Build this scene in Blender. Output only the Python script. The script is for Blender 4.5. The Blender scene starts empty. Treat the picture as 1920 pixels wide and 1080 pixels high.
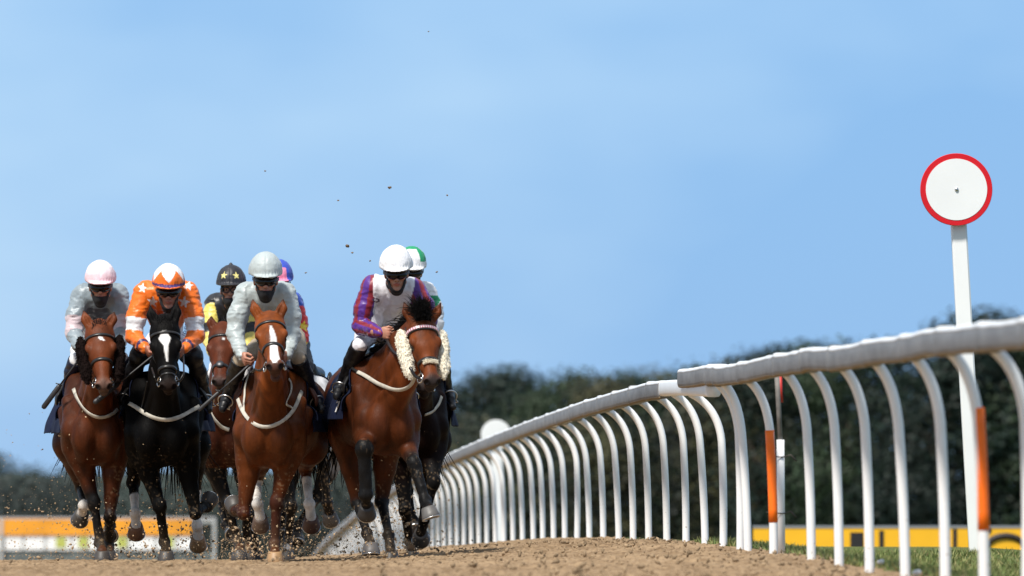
import bpy, math, random
import numpy as np
from mathutils import Vector
from mathutils.bvhtree import BVHTree

SC = bpy.context.scene
COL = SC.collection
rng = np.random.default_rng(7)
random.seed(7)
# ------------------------------------------------------------------ camera, world, sun, exposure
FPX = 16000.0            # focal length in pixels of a 1920 px wide frame (300 mm on a 36 mm sensor)
HY = 985.0               # pixel row of the horizon
CH = 0.25                # lens height above the track
cam = bpy.data.cameras.new('camera')
cam.sensor_width = 36.0
cam.lens = 300.0
cam.clip_start = 0.5
cam.clip_end = 6000.0
cam.dof.use_dof = True
cam.dof.focus_distance = 64.6
cam.dof.aperture_fstop = 4.6
co = bpy.data.objects.new('camera', cam)
COL.objects.link(co)
co.location = (0, 0, CH)
co.rotation_euler = (math.pi / 2 + math.atan((HY - 540) / FPX), 0, 0)
SC.camera = co

SUN_EL, SUN_AZ = 56.0, -30.0     # elevation; azimuth measured from behind the camera, negative = viewer's left
world = bpy.data.worlds.new('World')
SC.world = world
world.use_nodes = True
wn = world.node_tree
for n in list(wn.nodes):
    wn.nodes.remove(n)
def wnode(t, **k):
    n = wn.nodes.new(t)
    for a, b in k.items():
        setattr(n, a, b)
    return n
w_out = wnode('ShaderNodeOutputWorld')
w_bg = wnode('ShaderNodeBackground')
w_sky = wnode('ShaderNodeTexSky', sky_type='NISHITA', sun_disc=False)
w_sky.sun_elevation = math.radians(SUN_EL)
w_sky.sun_rotation = math.radians(180 + SUN_AZ)
w_sky.altitude = 200
w_sky.air_density = 1.0
w_sky.dust_density = 0.3
w_sky.ozone_density = 2.0
# thin cloud veils low over the horizon, in sky directions
w_tc = wnode('ShaderNodeTexCoord')
w_map = wnode('ShaderNodeMapping')
w_map.inputs['Scale'].default_value = (8, 8, 17)
w_no = wnode('ShaderNodeTexNoise')
w_no.inputs['Scale'].default_value = 1.6
w_no.inputs['Detail'].default_value = 3.5
w_no.inputs['Roughness'].default_value = 0.52
w_ramp = wnode('ShaderNodeValToRGB')
w_ramp.color_ramp.elements[0].position = 0.34
w_ramp.color_ramp.elements[0].color = (1.42, 3.20, 5.95, 1)
w_ramp.color_ramp.elements[1].position = 0.68
w_ramp.color_ramp.elements[1].color = (2.72, 4.40, 6.55, 1)
w_mul = wnode('ShaderNodeMix', data_type='RGBA')      # hazy blue band of sky above the horizon, over the clear-sky model
w_mul.inputs[0].default_value = 0.88
wn.links.new(w_tc.outputs['Generated'], w_map.inputs[0])
wn.links.new(w_map.outputs[0], w_no.inputs[0])
w_sx = wnode('ShaderNodeSeparateXYZ')
w_ma = wnode('ShaderNodeMath', operation='MULTIPLY_ADD')
w_ma.inputs[1].default_value = -3.2        # deeper blue towards the right
wn.links.new(w_tc.outputs['Generated'], w_sx.inputs[0])
wn.links.new(w_sx.outputs[0], w_ma.inputs[0])
wn.links.new(w_no.outputs[0], w_ma.inputs[2])
w_mz = wnode('ShaderNodeMath', operation='MULTIPLY_ADD')
w_mz.inputs[1].default_value = 3.4         # and towards the horizon
wn.links.new(w_sx.outputs[2], w_mz.inputs[0])
wn.links.new(w_ma.outputs[0], w_mz.inputs[2])
w_ms = wnode('ShaderNodeMath', operation='SUBTRACT')
w_ms.inputs[1].default_value = 0.19
wn.links.new(w_mz.outputs[0], w_ms.inputs[0])
wn.links.new(w_ms.outputs[0], w_ramp.inputs[0])
wn.links.new(w_sky.outputs[0], w_mul.inputs[6])
wn.links.new(w_ramp.outputs[0], w_mul.inputs[7])
# higher up, out of the frame, the thin cloud closes to a pale veil
w_sep = wnode('ShaderNodeSeparateXYZ')
w_mr = wnode('ShaderNodeMapRange', interpolation_type='SMOOTHSTEP')
w_mr.inputs[1].default_value = 0.10
w_mr.inputs[2].default_value = 0.45
w_mr.inputs[4].default_value = 0.75
w_veil = wnode('ShaderNodeMix', data_type='RGBA')
w_veil.inputs[7].default_value = (3.7, 3.85, 4.1, 1)
wn.links.new(w_tc.outputs['Generated'], w_sep.inputs[0])
wn.links.new(w_sep.outputs[2], w_mr.inputs[0])
wn.links.new(w_mr.outputs[0], w_veil.inputs[0])
wn.links.new(w_mul.outputs[2], w_veil.inputs[6])
wn.links.new(w_veil.outputs[2], w_bg.inputs[0])
w_bg.inputs[1].default_value = 0.10
wn.links.new(w_bg.outputs[0], w_out.inputs[0])

sun = bpy.data.lights.new('sun', 'SUN')
sun.energy = 3.9
sun.angle = math.radians(8)
sun.color = (1.0, 0.95, 0.87)
so = bpy.data.objects.new('sun', sun)
COL.objects.link(so)
_el, _az = math.radians(SUN_EL), math.radians(SUN_AZ)
_sd = Vector((math.sin(_az) * math.cos(_el), -math.cos(_az) * math.cos(_el), math.sin(_el)))
so.rotation_euler = _sd.to_track_quat('Z', 'Y').to_euler()
so.location = (-30, 20, 50)

vs = SC.view_settings
vs.view_transform = 'Standard'
vs.look = 'None'
vs.gamma = 1
vs.exposure = 0.52
vs.use_curve_mapping = False
try:
    SC.cycles.use_denoising = True
    SC.cycles.max_bounces = 6
    SC.cycles.transparent_max_bounces = 8
except Exception:
    pass

# ------------------------------------------------------------------ maths helpers
def V(*a):
    return np.array(a, dtype=np.float64)
def nz(v):
    v = np.asarray(v, float)
    return v / (np.linalg.norm(v) + 1e-12)
_TAB = np.random.default_rng(11).random((64, 64, 64)).astype(np.float32)
def vnoise(p, freq, seed=0):
    q = np.asarray(p, np.float64) * freq + seed * 17.31
    i = np.floor(q).astype(np.int64)
    f = (q - i)
    f = f * f * (3 - 2 * f)
    i &= 63
    j = (i + 1) & 63
    x0, y0, z0 = i[..., 0], i[..., 1], i[..., 2]
    x1, y1, z1 = j[..., 0], j[..., 1], j[..., 2]
    fx, fy, fz = f[..., 0], f[..., 1], f[..., 2]
    a = _TAB[x0, y0, z0] * (1 - fx) + _TAB[x1, y0, z0] * fx
    b = _TAB[x0, y1, z0] * (1 - fx) + _TAB[x1, y1, z0] * fx
    c = _TAB[x0, y0, z1] * (1 - fx) + _TAB[x1, y0, z1] * fx
    d = _TAB[x0, y1, z1] * (1 - fx) + _TAB[x1, y1, z1] * fx
    return (a * (1 - fy) + b * fy) * (1 - fz) + (c * (1 - fy) + d * fy) * fz
def fbm(p, freq, oct=4, seed=0):
    s, a, t = 0, 1.0, 0
    for o in range(oct):
        s = s + a * vnoise(p, freq * 2 ** o, seed + o)
        t += a
        a *= 0.5
    return s / t
def lerp(a, b, t):
    return a + (b - a) * t
def sstep(a, b, x):
    t = np.clip((x - a) / (b - a), 0, 1)
    return t * t * (3 - 2 * t)

# ------------------------------------------------------------------ materials
MATS = {}
def mat(name, color=(.5, .5, .5), rough=.6, metal=0.0, attr=False, bump=None, var=None, spec=.5, coat=0.0, sheen=0.0, trans=0.0, sub=0.0):
    if name in MATS:
        return MATS[name]
    m = bpy.data.materials.new(name)
    m.use_nodes = True
    nt = m.node_tree
    b = nt.nodes['Principled BSDF']
    b.inputs['Base Color'].default_value = (*color, 1)
    b.inputs['Roughness'].default_value = rough
    b.inputs['Metallic'].default_value = metal
    b.inputs['Specular IOR Level'].default_value = spec
    b.inputs['Coat Weight'].default_value = coat
    b.inputs['Sheen Weight'].default_value = sheen
    if trans:
        b.inputs['Transmission Weight'].default_value = trans
    if sub:
        b.inputs['Subsurface Weight'].default_value = sub
        b.inputs['Subsurface Radius'].default_value = (.02, .008, .004)
        b.inputs['Subsurface Scale'].default_value = .5
    src = None
    if attr:
        a = nt.nodes.new('ShaderNodeAttribute')
        a.attribute_name = 'col'
        src = a.outputs['Color']
    tc = nt.nodes.new('ShaderNodeTexCoord')
    if var:
        sc, amt = var[:2]
        no = nt.nodes.new('ShaderNodeTexNoise')
        no.inputs['Scale'].default_value = sc
        no.inputs['Detail'].default_value = 5
        if len(var) > 2:
            mp = nt.nodes.new('ShaderNodeMapping')
            mp.inputs['Scale'].default_value = var[2]
            nt.links.new(tc.outputs['Object'], mp.inputs[0])
            nt.links.new(mp.outputs[0], no.inputs['Vector'])
        else:
            nt.links.new(tc.outputs['Object'], no.inputs['Vector'])
        mr = nt.nodes.new('ShaderNodeMapRange')
        mr.inputs[1].default_value = .3
        mr.inputs[2].default_value = .7
        mr.inputs[3].default_value = 1 - amt
        mr.inputs[4].default_value = 1 + amt
        nt.links.new(no.outputs[0], mr.inputs[0])
        mx = nt.nodes.new('ShaderNodeMix')
        mx.data_type = 'RGBA'
        mx.blend_type = 'MULTIPLY'
        mx.inputs[0].default_value = 1
        if src:
            nt.links.new(src, mx.inputs[6])
        else:
            mx.inputs[6].default_value = (*color, 1)
        nt.links.new(mr.outputs[0], mx.inputs[7])
        src = mx.outputs[2]
    if src:
        nt.links.new(src, b.inputs['Base Color'])
    if bump:
        sc, st, dist = bump[:3]
        no = nt.nodes.new('ShaderNodeTexNoise')
        no.inputs['Scale'].default_value = sc
        no.inputs['Detail'].default_value = 4
        mp = nt.nodes.new('ShaderNodeMapping')
        mp.inputs['Scale'].default_value = bump[3] if len(bump) > 3 else (1, 1, 1)
        nt.links.new(tc.outputs['Object'], mp.inputs[0])
        nt.links.new(mp.outputs[0], no.inputs['Vector'])
        bp = nt.nodes.new('ShaderNodeBump')
        bp.inputs['Strength'].default_value = st
        bp.inputs['Distance'].default_value = dist
        nt.links.new(no.outputs[0], bp.inputs['Height'])
        nt.links.new(bp.outputs[0], b.inputs['Normal'])
    MATS[name] = m
    return m

# ------------------------------------------------------------------ objects
def mesh_from(verts, faces, smooth=True, col=None):
    me = bpy.data.meshes.new('mesh')
    verts = np.asarray(verts, np.float32)
    if isinstance(faces, np.ndarray):
        nf, k = faces.shape
        me.vertices.add(len(verts))
        me.vertices.foreach_set('co', verts.ravel())
        me.loops.add(nf * k)
        me.loops.foreach_set('vertex_index', faces.astype(np.int32).ravel())
        me.polygons.add(nf)
        me.polygons.foreach_set('loop_start', np.arange(0, nf * k, k, dtype=np.int32))
        me.polygons.foreach_set('loop_total', np.full(nf, k, np.int32))
        me.update(calc_edges=True)
    else:
        me.from_pydata([tuple(map(float, v)) for v in verts], [], [tuple(f) for f in faces])
        me.update()
    if smooth:
        me.polygons.foreach_set('use_smooth', np.ones(len(me.polygons), bool))
    if col is not None:
        a = me.color_attributes.new('col', 'FLOAT_COLOR', 'POINT')
        c = np.ones((len(verts), 4), np.float32)
        c[:, :3] = col
        a.data.foreach_set('color', c.ravel())
    return me
def obj(name, me, material=None, parent=None, loc=None):
    o = bpy.data.objects.new(name, me)
    me.name = name
    COL.objects.link(o)
    if material is not None:
        me.materials.append(material)
    if parent is not None:
        o.parent = parent
    if loc is not None:
        o.location = loc
    return o
def tag(o, label=None, cat=None, group=None, kind=None):
    if label: o['label'] = label
    if cat: o['category'] = cat
    if group: o['group'] = group
    if kind: o['kind'] = kind
    return o
def empty(name, loc, label, cat, group=None):
    o = bpy.data.objects.new(name, None)
    o.empty_display_size = .1
    COL.objects.link(o)
    o.location = loc
    return tag(o, label, cat, group)

class MB:
    """collects simple geometry for one mesh"""
    def __init__(s):
        s.v, s.f, s.c = [], [], []
    def add(s, verts, faces, col=None):
        b = len(s.v)
        s.v += [tuple(map(float, p)) for p in verts]
        s.f += [tuple(b + i for i in f) for f in faces]
        s.c += [col if col is not None else (1, 1, 1)] * len(verts)
    def tube(s, pts, rad, seg=8, caps=True, flat=None, col=None):
        """pts polyline, rad scalar or list; flat=(normal, ratio) squashes the section along normal"""
        pts = [np.asarray(p, float) for p in pts]
        n = len(pts)
        rad = [rad] * n if np.isscalar(rad) else list(rad)
        t0 = nz(pts[1] - pts[0])
        ref = V(0, 0, 1) if abs(t0[2]) < .9 else V(1, 0, 0)
        if flat is not None:
            ref = flat[0]
        u = nz(np.cross(t0, ref))
        vs_ = []
        for i in range(n):
            t = nz(pts[min(i + 1, n - 1)] - pts[max(i - 1, 0)])
            u = nz(u - t * np.dot(u, t))
            w = np.cross(t, u)
            for k in range(seg):
                a = 2 * math.pi * k / seg
                du, dw = math.cos(a), math.sin(a)
                if flat is not None:
                    dw *= flat[1]
                vs_.append(pts[i] + rad[i] * (du * u + dw * w))
        fs = []
        for i in range(n - 1):
            for k in range(seg):
                a, b = i * seg + k, i * seg + (k + 1) % seg
                fs.append((a, b, b + seg, a + seg))
        if caps:
            fs.append(tuple(range(seg))[::-1])
            fs.append(tuple(range((n - 1) * seg, n * seg)))
        s.add(vs_, fs, col)
    def ribbon(s, pts, nrm, width, thick, col=None):
        pts = [np.asarray(p, float) for p in pts]
        n = len(pts)
        vs_ = []
        for i in range(n):
            t = nz(pts[min(i + 1, n - 1)] - pts[max(i - 1, 0)])
            nn = nz(nrm[i] - t * np.dot(nrm[i], t))
            c = np.cross(t, nn)
            h = width / 2
            for a, b in ((-1, 0), (-.85, 1), (.85, 1), (1, 0), (.85, -.6), (-.85, -.6)):
                vs_.append(pts[i] + c * h * a + nn * thick * b)
        fs = []
        for i in range(n - 1):
            for k in range(6):
                a, b = i * 6 + k, i * 6 + (k + 1) % 6
                fs.append((a, a + 6, b + 6, b))
        fs.append(tuple(range(6)))
        fs.append(tuple(range((n - 1) * 6, n * 6))[::-1])
        s.add(vs_, fs, col)
    def box(s, c, d, rot=None, col=None):
        c, d = np.asarray(c, float), np.asarray(d, float) / 2
        R = np.eye(3) if rot is None else rot
        vs_ = [c + R @ (d * V(a, b, e)) for e in (-1, 1) for b in (-1, 1) for a in (-1, 1)]
        s.add(vs_, [(0, 2, 3, 1), (4, 5, 7, 6), (0, 1, 5, 4), (2, 6, 7, 3), (0, 4, 6, 2), (1, 3, 7, 5)], col)
    def lathe(s, c, axis, prof, seg=24, col=None):
        """prof: list of (distance along axis, radius)"""
        axis = nz(axis)
        u = nz(np.cross(axis, V(0, 0, 1) if abs(axis[2]) < .9 else V(1, 0, 0)))
        w = np.cross(axis, u)
        vs_, fs = [], []
        for (h, r) in prof:
            for k in range(seg):
                a = 2 * math.pi * k / seg
                vs_.append(np.asarray(c) + axis * h + r * (math.cos(a) * u + math.sin(a) * w))
        for i in range(len(prof) - 1):
            for k in range(seg):
                a, b = i * seg + k, i * seg + (k + 1) % seg
                fs.append((a, b, b + seg, a + seg))
        fs.append(tuple(range(seg))[::-1])
        fs.append(tuple(range((len(prof) - 1) * seg, len(prof) * seg)))
        s.add(vs_, fs, col)
    def torus(s, c, axis, R, r, seg=18, ring=6, arc=1.0, col=None):
        axis = nz(axis)
        u = nz(np.cross(axis, V(0, 0, 1) if abs(axis[2]) < .9 else V(1, 0, 0)))
        w = np.cross(axis, u)
        n = seg + 1
        pts = [np.asarray(c) + R * (math.cos(a) * u + math.sin(a) * w) for a in np.linspace(0, 2 * math.pi * arc, n)]
        s.tube(pts, r, ring, True, None, col)
    def mesh(s, smooth=True, col=False):
        return mesh_from(s.v, s.f, smooth, np.array(s.c) if col else None)

# ------------------------------------------------------------------ smooth solid modelling on a grid
class Field:
    def __init__(s, lo, hi, h):
        s.lo = np.asarray(lo, float)
        s.h = h
        s.n = np.ceil((np.asarray(hi, float) - s.lo) / h).astype(int) + 1
        s.D = np.full(s.n, 1.0, np.float32)
    def _reg(s, lo, hi):
        a = np.maximum(np.floor((lo - s.lo) / s.h).astype(int), 0)
        b = np.minimum(np.ceil((hi - s.lo) / s.h).astype(int) + 1, s.n)
        if np.any(b <= a):
            return None
        ax = [(s.lo[i] + s.h * np.arange(a[i], b[i])).astype(np.float32) for i in range(3)]
        return (slice(a[0], b[0]), slice(a[1], b[1]), slice(a[2], b[2])), ax
    def _mix(s, sl, d, k, sub):
        A = s.D[sl]
        if sub:
            hh = np.maximum(k - np.abs(A + d), 0) / max(k, 1e-6)
            s.D[sl] = np.maximum(A, -d) + hh * hh * k * .25
        else:
            hh = np.maximum(k - np.abs(A - d), 0) / max(k, 1e-6)
            s.D[sl] = np.minimum(A, d) - hh * hh * k * .25
    def cone(s, a, b, ra, rb, k=.03, flat=None, sub=False):
        a, b = np.asarray(a, float), np.asarray(b, float)
        m = max(ra, rb) * (max(1, flat[1]) if flat else 1) + k + 2 * s.h
        r = s._reg(np.minimum(a, b) - m, np.maximum(a, b) + m)
        if r is None:
            return
        sl, ax = r
        X = ax[0][:, None, None] - a[0]
        Y = ax[1][None, :, None] - a[1]
        Z = ax[2][None, None, :] - a[2]
        ba = b - a
        L = float(ba @ ba) + 1e-9
        t = np.clip((X * ba[0] + Y * ba[1] + Z * ba[2]) / L, 0, 1)
        dx, dy, dz = X - t * ba[0], Y - t * ba[1], Z - t * ba[2]
        if flat:
            n = nz(flat[0])
            q = (dx * n[0] + dy * n[1] + dz * n[2]) * (1 / flat[1] - 1)
            dx, dy, dz = dx + q * n[0], dy + q * n[1], dz + q * n[2]
        d = np.sqrt(dx * dx + dy * dy + dz * dz) - (ra + (rb - ra) * t)
        s._mix(sl, d, k, sub)
    def ell(s, c, r, R=None, k=.03, sub=False):
        """ellipsoid with radii r along the columns of R"""
        c = np.asarray(c, float)
        r = np.asarray([r] * 3 if np.isscalar(r) else r, float)
        R = np.eye(3) if R is None else np.asarray(R, float)
        m = np.sqrt(((R * r) ** 2).sum(1)) + k + 2 * s.h
        g = s._reg(c - m, c + m)
        if g is None:
            return
        sl, ax = g
        X = ax[0][:, None, None] - c[0]
        Y = ax[1][None, :, None] - c[1]
        Z = ax[2][None, None, :] - c[2]
        q0 = q1 = 0
        for i in range(3):
            e = X * R[0, i] + Y * R[1, i] + Z * R[2, i]
            q0 = q0 + (e / r[i]) ** 2
            q1 = q1 + (e / r[i] ** 2) ** 2
        k0, k1 = np.sqrt(q0), np.sqrt(q1)
        d = k0 * (k0 - 1) / np.maximum(k1, 1e-6)
        d = np.where(k0 < .05, -r.min(), d)
        s._mix(sl, d.astype(np.float32), k, sub)
    def grid(s):
        ax = [(s.lo[i] + s.h * np.arange(s.n[i])).astype(np.float32) for i in range(3)]
        return ax[0][:, None, None], ax[1][None, :, None], ax[2][None, None, :]
    def clip(s, f):
        """keep only where f(X,Y,Z) < 0"""
        s.D = np.maximum(s.D, f(*s.grid()).astype(np.float32))
    def nets(s):
        D = s.D
        ins = D < 0
        cnt = np.zeros(np.array(D.shape) - 1, np.int8)
        offs = [(i, j, k) for i in (0, 1) for j in (0, 1) for k in (0, 1)]
        nx, ny, nzz = D.shape
        for (i, j, k) in offs:
            cnt += ins[i:nx - 1 + i, j:ny - 1 + j, k:nzz - 1 + k]
        act = (cnt > 0) & (cnt < 8)
        idx = np.argwhere(act)
        ids = np.full(act.shape, -1, np.int32)
        ids[act] = np.arange(len(idx))
        acc = np.zeros((len(idx), 3))
        num = np.zeros(len(idx))
        val = {o: D[idx[:, 0] + o[0], idx[:, 1] + o[1], idx[:, 2] + o[2]] for o in offs}
        for o in offs:
            for a in range(3):
                if o[a] == 0:
                    p = list(o); p[a] = 1; p = tuple(p)
                    v0, v1 = val[o], val[p]
                    m = (v0 < 0) != (v1 < 0)
                    t = v0 / np.where(m, v0 - v1, 1)
                    pos = np.array(o, float)[None, :].repeat(len(idx), 0)
                    pos[:, a] += t
                    acc[m] += pos[m]
                    num[m] += 1
        verts = s.lo + s.h * (idx + acc / np.maximum(num, 1)[:, None])
        faces = []
        for a in range(3):
            b, c = (a + 1) % 3, (a + 2) % 3
            s0 = [slice(None)] * 3; s1 = [slice(None)] * 3
            s0[a] = slice(0, -1); s1[a] = slice(1, None)
            cr = ins[tuple(s0)] != ins[tuple(s1)]
            e = np.argwhere(cr)
            ok = (e[:, b] > 0) & (e[:, c] > 0) & (e[:, b] < D.shape[b] - 1) & (e[:, c] < D.shape[c] - 1)
            e = e[ok]
            if not len(e):
                continue
            def cid(db, dc):
                q = e.copy()
                q[:, b] -= db; q[:, c] -= dc
                return ids[q[:, 0], q[:, 1], q[:, 2]]
            quad = np.stack([cid(1, 1), cid(0, 1), cid(0, 0), cid(1, 0)], 1)
            flip = ~ins[e[:, 0], e[:, 1], e[:, 2]]
            quad[flip] = quad[flip][:, ::-1]
            faces.append(quad)
        faces = np.concatenate(faces) if faces else np.zeros((0, 4), int)
        return verts, faces
def vnormals(v, f):
    a = v[f[:, 2]] - v[f[:, 0]]
    b = v[f[:, 3]] - v[f[:, 1]]
    n = np.cross(a, b)
    N = np.zeros_like(v)
    for i in range(4):
        np.add.at(N, f[:, i], n)
    return N / (np.linalg.norm(N, axis=1, keepdims=True) + 1e-12)
def relax(v, f, it=1, lam=.5):
    for _ in range(it):
        S = np.zeros_like(v); C = np.zeros(len(v))
        for i in range(4):
            np.add.at(S, f[:, i], v[f[:, (i + 1) % 4]] + v[f[:, i - 1]])
            np.add.at(C, f[:, i], 2)
        v = v + lam * (S / np.maximum(C, 1)[:, None] - v)
    return v
def submesh(v, f, mask):
    """faces whose corners all satisfy mask, reindexed"""
    keep = mask[f].all(1)
    f2 = f[keep]
    used = np.unique(f2)
    mp = np.full(len(v), -1); mp[used] = np.arange(len(used))
    return used, mp[f2]
def shell(v, n, f, thick):
    """closed sheet of given thickness from an open patch"""
    k = len(v)
    V2 = np.concatenate([v, v - n * thick])
    F = [f, f[:, ::-1] + k]
    ed = {}
    for q in f:
        for i in range(4):
            a, b = int(q[i]), int(q[(i + 1) % 4])
            if (b, a) in ed:
                del ed[(b, a)]
            else:
                ed[(a, b)] = 1
    if ed:
        F.append(np.array([(b, a, a + k, b + k) for a, b in ed]))
    return V2, np.concatenate(F)

def PX(px, py, d):
    """world point seen at pixel (px,py) of the 1920x1080 photo at distance d"""
    return V((px - 960) * d / FPX, d, CH + (HY - py) * d / FPX)
# ------------------------------------------------------------------ ground
RT_D = [0, 40, 47, 53, 60, 66, 75, 85, 100, 117, 131, 145, 160, 175, 190, 230, 300, 600, 5000]
RT_Z = [-.05, -.04, -.015, .05, .10, .13, .14, .12, .03, -.07, -.21, -.42, -.66, -.95, -1.25, -2.0, -3.2, -8, -40]
TR_D = [0, 40, 60, 66, 72, 80, 105, 117, 160, 190, 300, 600, 5000]
TR_Z = [0, 0, 0, 0, -.03, -.06, -.18, -.25, -.75, -1.35, -3.2, -8, -40]
def x_rail(d):
    return 4.3 - .0453 * d
def ground_z(x, d):
    q = x - x_rail(d)
    w = np.where(q < 0, sstep(-3.4, -.1, q), 1.0)
    zr = np.interp(d, RT_D, RT_Z); zt = np.interp(d, TR_D, TR_Z)
    z = zt + (zr - zt) * w
    return z + np.where(q > 0, -.085 * sstep(.1, 1.0, q), 0)

def ground_sheet():
    xs1 = np.arange(-5.6, 4.5, .0105)
    ys1 = np.concatenate([np.arange(38, 56, .045), np.arange(56, 84, .035)])
    m = mat('track_sand', rough=.95, attr=True, bump=(130, .6, .006), spec=.2)
    X, Y = np.meshgrid(xs1, ys1)
    Z = ground_z(X, Y)
    p = np.stack([X, Y, X * 0], -1)
    pitch = fbm(p, 1.1, 2, 3) - .5
    lum = np.maximum(fbm(p, 7, 3, 4) - .5, -.15)
    fine = fbm(p * V(1, .8, 1), 26, 3, 8) - .5
    q = X - x_rail(Y)
    sand = sstep(.14, .02, q + (fbm(p, 3, 3, 12) - .5) * .35)
    hoof = sstep(.62, .8, vnoise(p, 3.1, 15))
    Z = Z + (pitch * .03 + lum * .032 + fine * .046 - hoof * .03) * (.25 + .75 * sand)
    Z = Z - .035 * sand * (1 - .6 * sstep(-1.2, -.2, q))
    cl = vnoise(p, 15, 21)
    Z = Z + sand * (np.maximum(cl - .70, 0) * .03 + (vnoise(p * V(1, .7, 1), 62, 23) - .5) * .015)
    fade = np.minimum(sstep(-5.6, -5.2, X), sstep(4.5, 4.1, X)) * np.minimum(sstep(38, 38.6, Y), sstep(84, 83, Y))
    Z = Z * fade + (ground_z(X, Y) - .06) * (1 - fade)
    c1, c2 = np.array((.33, .228, .135)), np.array((.165, .105, .056))
    t = np.clip(.60 + (fbm(p, 19, 3, 33) - .5) * 1.9 + .9 * (fbm(p * V(1, .35, 1), .9, 3, 31) - .5) - 1.3 * np.maximum(vnoise(p * V(1, .6, 1), 21, 61) - .70, 0) * 3, 0, 1)[..., None]
    col = c2 + (c1 - c2) * t
    gc = np.array((.085, .105, .028)) * (.6 + .8 * fbm(p, 6, 3, 41))[..., None] + np.array((.05, .03, .0)) * sstep(.5, .7, fbm(p, 1.7, 2, 44))[..., None]
    col = gc + (col - gc) * sand[..., None]
    ny, nx = X.shape
    v = np.stack([X, Y, Z], -1).reshape(-1, 3)
    i = np.arange(ny * nx).reshape(ny, nx)
    f = np.stack([i[:-1, :-1], i[:-1, 1:], i[1:, 1:], i[1:, :-1]], -1).reshape(-1, 4)
    tag(obj('track', mesh_from(v, f, True, col.reshape(-1, 3)), m), kind='structure')
    # the ground all round, out to the horizon
    xs = np.concatenate([-np.geomspace(6, 3000, 26)[::-1], np.linspace(-5.5, 5.5, 45), np.geomspace(6, 3000, 26)])
    ys = np.concatenate([-np.geomspace(1, 1500, 14)[::-1], np.arange(0, 100, 2.0), np.geomspace(100, 5000, 60)])
    X, Y = np.meshgrid(xs, ys)
    Z = ground_z(X, np.maximum(Y, 0)) - .07 - .10 * sstep(-5.7, -5.2, X) * sstep(4.6, 4.2, X) * sstep(36, 40, Y) * sstep(86, 80, Y)
    q = X - x_rail(np.maximum(Y, 0))
    sand = (q < .1) & (q > -26)
    col = np.where(sand[..., None], np.array((.30, .205, .11)), np.array((.05, .07, .025)))
    ny, nx = X.shape
    v = np.stack([X, Y, Z], -1).reshape(-1, 3)
    i = np.arange(ny * nx).reshape(ny, nx)
    f = np.stack([i[:-1, :-1], i[:-1, 1:], i[1:, 1:], i[1:, :-1]], -1).reshape(-1, 4)
    tag(obj('ground', mesh_from(v, f, True, col.reshape(-1, 3)), mat('field', rough=.95, attr=True, var=(.3, .25), spec=.2)), kind='structure')
ground_sheet()

def grass():
    r = np.random.default_rng(5)
    n = 60000
    d = 43 + 22 * r.random(n) ** .8
    q = r.random(n) ** 1.3 * 4.2 + .0
    q = q + .12 * (fbm(np.stack([d, d * 0, d * 0], -1), 1.5, 2, 2) - .3)
    x = x_rail(d) + q
    pch = fbm(np.stack([x, d, d * 0], -1), 2.2, 3, 77)
    keep = (x < 4.4) & (pch > .40 - .25 * np.minimum(q, 1))
    x, d, pch = x[keep], d[keep], pch[keep]
    n = len(x)
    z = ground_z(x, d) - .01
    h = (.014 + .04 * r.random(n) ** 2) * (.6 + pch)
    a = r.random(n) * 6.283
    w = .004 + .004 * r.random(n)
    b = np.stack([x, d, z], -1)
    s_ = np.stack([np.cos(a), np.sin(a), a * 0], -1) * w[:, None]
    ln = np.stack([r.normal(0, .5, n), r.normal(0, .5, n), np.ones(n)], -1) * h[:, None]
    v = np.stack([b - s_, b + s_, b + ln * .6 + s_ * .6, b + ln], 1).reshape(-1, 3)
    f = np.arange(n * 4).reshape(n, 4)
    g = np.array((.10, .15, .032)); y = np.array((.30, .25, .10))
    t = (r.random(n) ** 2 * (.3 + pch))[:, None]
    c = np.repeat((g + (y - g) * np.clip(t, 0, 1)) * (.6 + .7 * r.random(n))[:, None], 4, 0)
    tag(obj('grass', mesh_from(v, f, True, c), mat('grass_blade', rough=.7, attr=True)), kind='stuff')
grass()

# ------------------------------------------------------------------ running rails
M_PVC = mat('white_plastic', (.86, .86, .86), .32, var=(5, .04), bump=(9, .12, .004))
def dirty_plastic():
    m = mat('splashed_plastic', (.86, .86, .86), .34, bump=(9, .12, .004)); nt = m.node_tree; b = nt.nodes['Principled BSDF']
    N = nt.nodes.new; L = nt.links.new
    tc = N('ShaderNodeTexCoord'); sp = N('ShaderNodeSeparateXYZ'); L(tc.outputs['Object'], sp.inputs[0])
    h = N('ShaderNodeMapRange'); h.inputs[1].default_value = .62; h.inputs[2].default_value = .02; L(sp.outputs[2], h.inputs[0])
    no = N('ShaderNodeTexNoise'); no.inputs['Scale'].default_value = 45; no.inputs['Detail'].default_value = 3; L(tc.outputs['Object'], no.inputs['Vector'])
    th = N('ShaderNodeMapRange'); th.inputs[1].default_value = .66; th.inputs[2].default_value = .74; L(no.outputs[0], th.inputs[0])
    n2 = N('ShaderNodeTexNoise'); n2.inputs['Scale'].default_value = 6; L(tc.outputs['Object'], n2.inputs['Vector'])
    mu = N('ShaderNodeMath'); mu.operation = 'MULTIPLY'; L(th.outputs[0], mu.inputs[0]); L(h.outputs[0], mu.inputs[1])
    m2 = N('ShaderNodeMath'); m2.operation = 'MULTIPLY_ADD'; L(n2.outputs[0], m2.inputs[0]); m2.inputs[1].default_value = .16; L(mu.outputs[0], m2.inputs[2])
    mx = N('ShaderNodeMix'); mx.data_type = 'RGBA'; mx.inputs[6].default_value = (.88, .88, .88, 1); mx.inputs[7].default_value = (.30, .22, .13, 1)
    L(m2.outputs[0], mx.inputs[0]); L(mx.outputs[2], b.inputs['Base Color'])
    return m
M_POST = dirty_plastic()
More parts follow.
